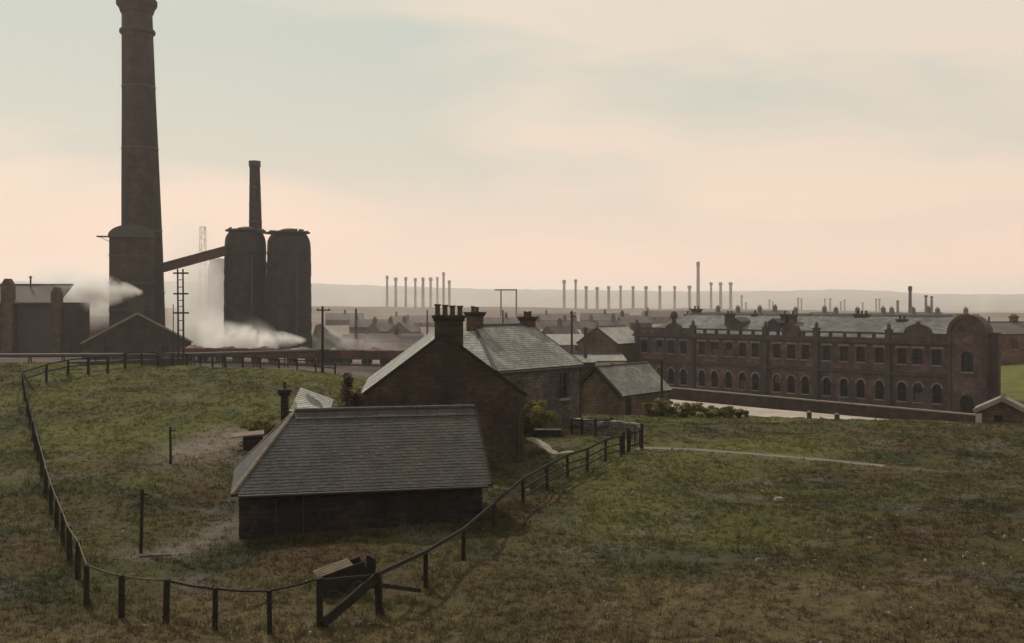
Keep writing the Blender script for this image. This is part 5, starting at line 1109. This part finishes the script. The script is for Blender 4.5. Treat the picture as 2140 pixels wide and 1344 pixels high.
tpole(2067, 662, 165, 'thin pole over the brick houses at the right edge', .18, 0)

# ------------------------------------------------------------------ distant village and works
def farhouse(px, pyr, pyb, d, L, Wd, ang, label, ch=2, roofm='far_roof', wallm='far_wall', name='far_house'):
    zr = EYE-(pyr-636)/F*d; zb = EYE-(pyb-636)/F*d; x = ax(px, d); zb = min(zb, H(x, d))-.5; ze = zr-Wd*.36
    u_ = (math.cos(ang), math.sin(ang)); n = max(1, int(L/4)); hgt_ = min(1.5, (ze-zb)*.4); zc = ze-.4-hgt_
    ops = [((k+.5)*L/n-.5, (k+.5)*L/n+.5, zc, zc+hgt_) for k in range(n)]
    t, fr, rf = gabled(name, label, 'house', (x, d, 0), u_, L, Wd, zb, ze, zr, wallm, roofm, ops=ops, sl=False, tiles=False, ov=.3)
    for o_ in ops:
        mb = MB(); mb.face([fr(o_[0], .15, o_[2]), fr(o_[1], .15, o_[2]), fr(o_[1], .15, o_[3]), fr(o_[0], .15, o_[3])]); mb.build('window', 'glass', t)
    for k in range(ch):
        a = L*(k+.12)/max(1, ch-.76) if ch > 1 else L/2; mb = MB(); mb.box(fr, a-.6, a+.6, Wd/2-.45, Wd/2+.45, zr-.6, zr+1.6); c_ = mb.build('chimney_stack', wallm, t); stack_pots(c_, fr, a, Wd/2, zr+1.6, 2, .5, .2, .5)
farhouse(795, 676, 706, 340, 9, 7, .9, 'hazy red gabled house, left one of the far cluster', 2)
farhouse(822, 684, 708, 345, 8, 6, -.1, 'low hazy house between the two far red gables', 1)
farhouse(858, 674, 706, 338, 8, 8, 1.25, 'hazy red gabled house, right one of the far cluster', 1)
farhouse(715, 700, 716, 300, 22, 6, .05, 'long low reddish shed beyond the slag heap', 0)
farhouse(760, 712, 728, 250, 18, 6, .12, 'low brown shed nearest beyond the wagons', 0)
farhouse(1203, 672, 700, 330, 7, 6, .3, 'hazy grey house just right of the slender telegraph pole', 2, wallm='far_roof')
farhouse(1255, 671, 692, 300, 8.5, 6, .1, 'long grey hazy roof above the brown cottage', 1, wallm='far_roof')
farhouse(1100, 690, 706, 300, 16, 6, .1, 'pale far roof half hidden behind the rear house', 0, roofm='slate_pale')
farhouse(1140, 700, 716, 240, 10, 6, .2, 'pale roof below the far grey houses', 0, roofm='slate_pale')
mid = [(690, 712, 726, 270, 14, 6, .1, 'dark low shed beside the slag heap', 0, 'far_roof', 'works'), (770, 698, 716, 300, 15, 7, -.05, 'long brown shed below the far red gables', 1, 'far_roof', 'works'), (840, 704, 722, 280, 13, 6, .15, 'brown shed with dull roof left of the gabled house', 0, 'slate', 'far_wall'),
       (730, 668, 682, 430, 26, 8, .02, 'long hazy mill roof behind the thick pole', 2, 'far_roof', 'works'), (815, 660, 672, 520, 30, 9, .05, 'faint long works roof above the far red gables', 2, 'far_roof', 'far_wall'), (1000, 664, 680, 420, 22, 8, 0, 'hazy works roof seen between the house chimneys', 1, 'far_roof', 'works'),
       (1080, 656, 668, 560, 32, 9, .03, 'faint long roof over the rear house chimney', 1, 'far_roof', 'far_wall'), (1125, 672, 690, 360, 12, 7, .3, 'hazy brown house right of the rear house chimney', 2, 'far_roof', 'far_wall'), (1160, 682, 702, 280, 9, 6, .7, 'brown gabled house left of the slender pole', 1, 'slate', 'far_wall'),
       (1215, 655, 668, 520, 24, 9, 0, 'faint grey works roof above the hazy grey houses', 1, 'far_roof', 'far_wall'), (1300, 660, 676, 400, 12, 7, .2, 'hazy brown house nearest the office corner', 2, 'far_roof', 'works'), (1345, 650, 662, 600, 30, 9, 0, 'faint long roof over the left end of the offices', 2, 'far_roof', 'far_wall'), (680, 655, 668, 560, 20, 9, .1, 'faint roof just right of the dark furnaces', 1, 'far_roof', 'works')]
for m_ in mid: farhouse(*m_[:9], roofm=m_[9], wallm=m_[10])
rowt = [(1470, 652), (1545, 652), (1600, 650), (1665, 655), (1705, 653), (1752, 655), (1820, 654), (1870, 655), (1925, 653), (1965, 656)]
for i, (px, pyr) in enumerate(rowt): farhouse(px, pyr, 668, 330, 9+3*(i % 3 == 0), 7, .15, f'far terraced house behind the office roof, {ordn[i]} from the left', 1+(i % 2))
# gantry on the far ridge
d = 700; z0 = H(ax(1060, d), d)-1; t = thing('gantry', (ax(1063, d), d, z0), 'distant timber gantry of two posts and a beam', 'gantry'); zt = EYE-(606-636)/F*d
for px in (1047, 1079):
    mb = MB(); mb.tube((ax(px, d), d, z0), (ax(px, d), d, zt), .55, .5, 6); mb.build('post', 'far_cap', t)
mb = MB(); mb.box(frame((ax(1034, d), d), (1, 0)), 0, 47/F*d, -.6, .6, zt-.4, zt+.5); mb.build('beam', 'far_cap', t)
# chimneys of the works on the skyline, built one by one on a shared mesh
sh = MB(); sh.lathe([(.62, 0), (.6, .04), (.5, .08), (.4, .9)], 14); sh_me = sh.build('shaft', 'far_stack', smooth=True); sh_me = sh_me; s_mesh = sh_me.data; bpy.data.objects.remove(sh_me)
cpm = MB(); cpm.lathe([(.4, .9), (.56, .915), (.56, .985), (.46, 1.0), (.3, 1.0)], 14); c_o = cpm.build('cap', 'far_cap'); c_mesh = c_o.data; bpy.data.objects.remove(c_o)
def farchim(px, pyt, wpx, d, label, group):
    x = ax(px, d); z = H(x, d)-1; h = EYE-(pyt-636)/F*d-z; t = thing('far_chimney', (x, d, z), label, 'chimney', group); w = wpx/F*d
    for nm, m_ in (('shaft', s_mesh), ('cap', c_mesh)):
        o = bpy.data.objects.new(nm, m_); COL.objects.link(o); o.parent = t; o.scale = (w, w, h) if nm == 'shaft' else (w*random.uniform(.82, 1.1), w, h)
rowA = [(809, 576), (827, 580), (848, 579), (868, 581), (884, 580), (900, 580), (914, 579), (927, 569), (939, 586)]
for i, (px, py) in enumerate(rowA):
    lab = f'slim hazy chimney in the group above the gabled house, {ordn[i]} from the left'
    if py < 572: lab = 'tallest slim chimney of the group above the gabled house'
    farchim(px, py, random.uniform(5.2, 7.2), 1750+random.uniform(-150, 150), lab, 'slim chimneys of the left skyline group')
rowB = [(1179, 585), (1203, 584), (1225, 598), (1248, 600), (1272, 598), (1297, 597), (1323, 598), (1350, 598), (1379, 597), (1410, 598), (1441, 597), (1459, 547), (1486, 590), (1506, 590), (1527, 590)]
for i, (px, py) in enumerate(rowB):
    lab = f'slim hazy chimney in the long skyline row, {ordn[i]} from the left'
    if py < 560: lab = 'tallest chimney of the long skyline row above the offices'
    farchim(px, py, 8 if py < 560 else random.uniform(5.5, 7.5), 1600+random.uniform(-150, 150), lab, 'slim chimneys of the long skyline row')
rowC = [(1550, 617, 5), (1559, 632, 4.5), (1608, 626, 4), (1615, 630, 3), (1668, 622, 4.5), (1675, 624, 4), (1724, 624, 3.5), (1735, 623, 4.5), (1757, 630, 4), (1765, 626, 4), (1803, 632, 4), (1831, 624, 4), (1838, 624, 4), (1876, 628, 6), (1902, 598, 8), (1935, 617, 6), (1947, 619, 6)]
for i, (px, py, w) in enumerate(rowC):
    lab = f'small faint chimney over the office roof, {ordn[i]} from the left'
    if py == 598: lab = 'dark tall chimney over the right half of the office roof'
    farchim(px, py, w, 420 if py == 598 else (700 if px > 1860 else 1800), lab, 'small chimneys above the offices')
x, d = ax(424, 420), 420; zb = H(x, d)-1; t = thing('winding_frame', (x, d, zb), 'pale slender lattice tower between hoist tower and furnaces', 'tower'); zt = EYE-(474-636)/F*d
for sx, sy in ((-1, -1), (1, -1), (1, 1), (-1, 1)):
    mb = MB(); mb.tube((x+1.5*sx, d+1.5*sy, zb), (x+.9*sx, d+.9*sy, zt), .16, n=6); mb.build('leg', 'far_stack', t)
for k in range(9):
    z0 = zb+(zt-zb)*k/9; z1 = zb+(zt-zb)*(k+1)/9; w0 = 1.5-.6*k/9; w1 = 1.5-.6*(k+1)/9; mb = MB()
    for sy in (-1, 1): mb.tube((x-w0, d+sy*w0, z0), (x+w1, d+sy*w1, z1), .1, n=5); mb.tube((x-w1, d+sy*w1, z1), (x+w1, d+sy*w1, z1), .1, n=5)
    mb.build('lattice', 'far_stack', t)

# ------------------------------------------------------------------ grass (uncountable)
def foot(x, y, o, u, L, Wd, m=.15):
    u = Vector((u[0], u[1], 0)).normalized(); dx, dy = x-o[0], y-o[1]; a = dx*u.x+dy*u.y; b = -dx*u.y+dy*u.x
    return (a > -m) & (a < L+m) & (b > -m) & (b < Wd+m)
def grass(name, n, d0, d1, px0, px1, h0, h1, pw, label, blades=5, w=.011):
    s = rng.random(n); e_ = 2-pw; y = ((d0**e_)*(1-s)+(d1**e_)*s)**(1/e_); u_ = (px0-1070+(px1-px0)*rng.random(n))/F; x = u_*y
    bad = foot(x, y, (-9.33, 35.5), (8.44, 2), 8.67, 6)|foot(x, y, (-7.05, 50), (.995, .1), 7.6, 12.1)|foot(x, y, (4.55-.613*9, 70-.79*9), (.613, .79), 9, 8.5)|foot(x, y, (8.7, 85), (.613, .79), 8.2, 4.6)|foot(x, y, (-9.4, 44.2), (1, 0), 1.8, 2.4)
    bad |= segdist(x, y, PATH) < .42; bad |= segdist(x, y, YARDPATH) < .4
    dry, lush, dirt, far, ash = masks(x, y); bad |= rng.random(n) < dirt*.9
    cl = vnoise(x*.6, y*.6)*.6+vnoise(x*2.2+4, y*2.2)*.4; bad |= rng.random(n) > np.clip(cl*1.9, .15, 1)
    x, y = x[~bad], y[~bad]; cl = cl[~bad]; att = [a[~bad] for a in (dry, lush, dirt)]; n = len(x); z = hgt(x, y)+lumps(x, y)
    hh = (h0+(h1-h0)*rng.random(n)**2)*(.45+1.1*cl); B = blades
    th = rng.random((n, B))*2*PI; ln = rng.random((n, B))*.8+.15; hb = hh[:, None]*(.5+.6*rng.random((n, B)))
    ox = rng.normal(0, .05, (n, B)); oy = rng.normal(0, .05, (n, B)); ww = (w*(.7+.6*rng.random((n, B))))*(1+y[:, None]/45)
    cx, cy = x[:, None]+ox, y[:, None]+oy; px_, py_ = -np.sin(th)*ww, np.cos(th)*ww
    tx, ty = cx+np.cos(th)*hb*ln, cy+np.sin(th)*hb*ln
    V = np.stack([np.stack([cx-px_, cy-py_, np.broadcast_to(z[:, None]-.02, cx.shape)], -1), np.stack([cx+px_, cy+py_, np.broadcast_to(z[:, None]-.02, cx.shape)], -1), np.stack([tx, ty, z[:, None]+hb], -1)], 2).reshape(-1, 3)
    nt_ = n*B; me = bpy.data.meshes.new(name); me.vertices.add(nt_*3); me.vertices.foreach_set('co', V.astype(np.float32).ravel())
    me.loops.add(nt_*3); me.loops.foreach_set('vertex_index', np.arange(nt_*3, dtype=np.int32)); me.polygons.add(nt_); me.polygons.foreach_set('loop_start', np.arange(0, nt_*3, 3, dtype=np.int32)); me.update(calc_edges=True)
    rv = np.repeat(rng.random((n, B)).ravel(), 3); me.attributes.new('rnd', 'FLOAT', 'POINT').data.foreach_set('value', rv.astype(np.float32))
    for nm, a in zip(('dry', 'lush', 'dirt'), att): me.attributes.new(nm, 'FLOAT', 'POINT').data.foreach_set('value', np.repeat(a, B*3).astype(np.float32))
    me.materials.append(M['grass']); o = bpy.data.objects.new(name, me); COL.objects.link(o); o['kind'] = 'stuff'; o['label'] = label
    return o
grass('meadow_grass', 190000, 20, 100, -260, 2400, .03, .12, 1.1, 'short rough meadow grass over the near fields', 5, .013)
FENCEXY = [(v.x, v.y) for v in tops]+[(v.x, v.y) for v in tops2]
def tussocks(name, pts, n, spread, h0, h1, label):
    mb = MB(); segs = list(zip(pts[:-1], pts[1:])); ln = [math.hypot(b[0]-a[0], b[1]-a[1]) for a, b in segs]
    for k in range(n):
        (x0, y0), (x1, y1) = random.choices(segs, ln)[0]; s_ = random.random(); x = x0+(x1-x0)*s_+random.gauss(0, spread); y = y0+(y1-y0)*s_+random.gauss(0, spread); z = GZ(x, y); h = random.uniform(h0, h1)*random.uniform(.6, 1.2)
        for j in range(9):
            a = random.random()*2*PI; l = h*random.uniform(.2, .8); bx, by = x+random.gauss(0, .06), y+random.gauss(0, .06); w = .016; hh = h*random.uniform(.6, 1.1)
            mb.face([(bx-math.sin(a)*w, by+math.cos(a)*w, z-.03), (bx+math.sin(a)*w, by-math.cos(a)*w, z-.03), (bx+math.cos(a)*l, by+math.sin(a)*l, z+hh)])
    o = mb.build(name, 'grass', kind='stuff'); o['label'] = label
tussocks('fence_tussocks', FENCEXY, 420, .3, .14, .4, 'taller grass left uncut along the foreground fences')
tussocks('wall_tussocks', [(-9.5, 34.9), (-1, 36.9), (.1, 42)], 150, .3, .12, .4, 'rank grass growing at the foot of the shed wall')
tussocks('bank_tussocks', [(-30, 66), (-22, 60), (-14, 62)]+[(4, 36), (12, 33), (16, 42), (6, 46)], 260, 2.6, .12, .35, 'scattered rough tussocks on bank and field')
grass('tall_grass', 4500, 20, 75, -200, 2340, .12, .3, 1.1, 'taller dry tussocks standing out of the meadow', 7, .012)

# ------------------------------------------------------------------ steam
def steam(label, p_noz, p_end, r0, r1, dens, nscale=.35, power=1.4, cut=.4):
    p0, p1 = Vector(p_noz), Vector(p_end); ax_ = p1-p0; L = ax_.length; n = 20; m_ = 14
    mb = MB(); prof = [(r0+(r1-r0)*(k/m_)**.75)*(math.sin(PI*min(1, max(.0, (k+.4)/(m_+.8))))**.35) for k in range(m_+1)]
    mb.lathe([(max(.05, q), L*k/m_) for k, q in enumerate(prof)], n)
    m = bpy.data.materials.new('steam'); m.use_nodes = True; t_ = m.node_tree; t_.nodes.clear(); Nn = t_.nodes.new
    o_ = Nn('ShaderNodeOutputMaterial'); v = Nn('ShaderNodeVolumePrincipled'); v.inputs['Color'].default_value = (.995, .985, .965, 1); v.inputs['Anisotropy'].default_value = .1
    g = Nn('ShaderNodeTexCoord'); sp = Nn('ShaderNodeSeparateXYZ'); t_.links.new(g.outputs['Object'], sp.inputs[0])
    def mth(op, a, b=None, clamp=False):
        q = Nn('ShaderNodeMath'); q.operation = op; q.use_clamp = clamp
        for i, s in enumerate((a, b)):
            if s is None: continue
            if isinstance(s, (int, float)): q.inputs[i].default_value = s
            else: t_.links.new(s, q.inputs[i])
        return q.outputs[0]
    s = mth('DIVIDE', sp.outputs['Z'], L, True); rad = mth('SQRT', mth('ADD', mth('MULTIPLY', sp.outputs['X'], sp.outputs['X']), mth('MULTIPLY', sp.outputs['Y'], sp.outputs['Y'])))
    rl = mth('ADD', mth('MULTIPLY', mth('POWER', s, .75), r1-r0), r0); ed = mth('SUBTRACT', 1.0, mth('DIVIDE', rad, rl), True)
    nz_ = Nn('ShaderNodeTexNoise'); nz_.inputs['Scale'].default_value = nscale; nz_.inputs['Detail'].default_value = 5; nz_.inputs['Roughness'].default_value = .6; nz_.inputs['Distortion'].default_value = .6; t_.links.new(g.outputs['Object'], nz_.inputs['Vector'])
    nf = mth('MULTIPLY', mth('SUBTRACT', nz_.outputs['Fac'], cut, True), 2.0/(.8-cut)); fade = mth('POWER', mth('SUBTRACT', 1.0, s, True), power)
    den = mth('MULTIPLY', mth('MULTIPLY', mth('POWER', ed, 1.6), nf), mth('MULTIPLY', fade, dens)); t_.links.new(den, v.inputs['Density']); t_.links.new(v.outputs[0], o_.inputs['Volume'])
    o = mb.build('steam_plume', m); o.location = p0; o.rotation_euler = ax_.to_track_quat('Z', 'Y').to_euler(); o['kind'] = 'stuff'; o['label'] = label
    return o
steam('white steam jet drifting left across the hoist tower', at(297, 611, 188), at(70, 604, 198), 1.0, 6.5, 3.4, .3, .8, .41)
steam('white steam jet rolling left below the furnaces', at(640, 711, 190), at(385, 716, 186), .8, 5.5, 3.4, .3, .5, .41)
steam('pale steam rising between mast and furnaces', at(428, 750, 236), at(398, 440, 245), 8.5, 11.0, .55, .1, 1.0, .25)
steam('thin steam trailing right from the slag heap', at(650, 700, 214), at(900, 738, 196), 3.2, 2.4, .25, .2, 1.0)
steam('low steam drifting at the foot of the furnaces', at(575, 712, 198), at(390, 684, 228), 3.5, 7.5, .6, .13, .7, .3)
steam('pinkish mist hanging over the works hall roof', at(235, 640, 212), at(60, 606, 232), 7.0, 7.0, .4, .12, .7, .3)
steam('broad low smoke lying below the left skyline chimneys', at(1020, 636, 1500), at(620, 628, 1500), 16, 18, .02, .012, .5)
steam('broad low smoke lying below the long skyline row', at(1120, 640, 1380), at(1640, 634, 1380), 14, 12, .018, .012, .5)
steam('brown smoke drifting over the far sheds', at(930, 668, 420), at(680, 655, 430), 4, 7, .05, .05, .8)
steam('faint smoke column over the hill at the right', at(2055, 660, 420), at(2052, 560, 420), 5, 9, .08, .15, .8)

# ------------------------------------------------------------------ haze
hb_ = MB(); idf = lambda a, b, c: Vector((a, b, c)); hb_.box(idf, -9000, 9000, -120, 9200, -45, 118)
hm = bpy.data.materials.new('haze_air'); hm.use_nodes = True; t_ = hm.node_tree; t_.nodes.clear()
o_ = t_.nodes.new('ShaderNodeOutputMaterial'); v = t_.nodes.new('ShaderNodeVolumePrincipled'); v.inputs['Color'].default_value = (.985, .955, .945, 1); v.inputs['Density'].default_value = 2.2e-4; v.inputs['Anisotropy'].default_value = .3
t_.links.new(v.outputs[0], o_.inputs['Volume'])
ho = hb_.build('haze', hm); ho['kind'] = 'stuff'; ho['label'] = 'thin warm industrial haze in the air'
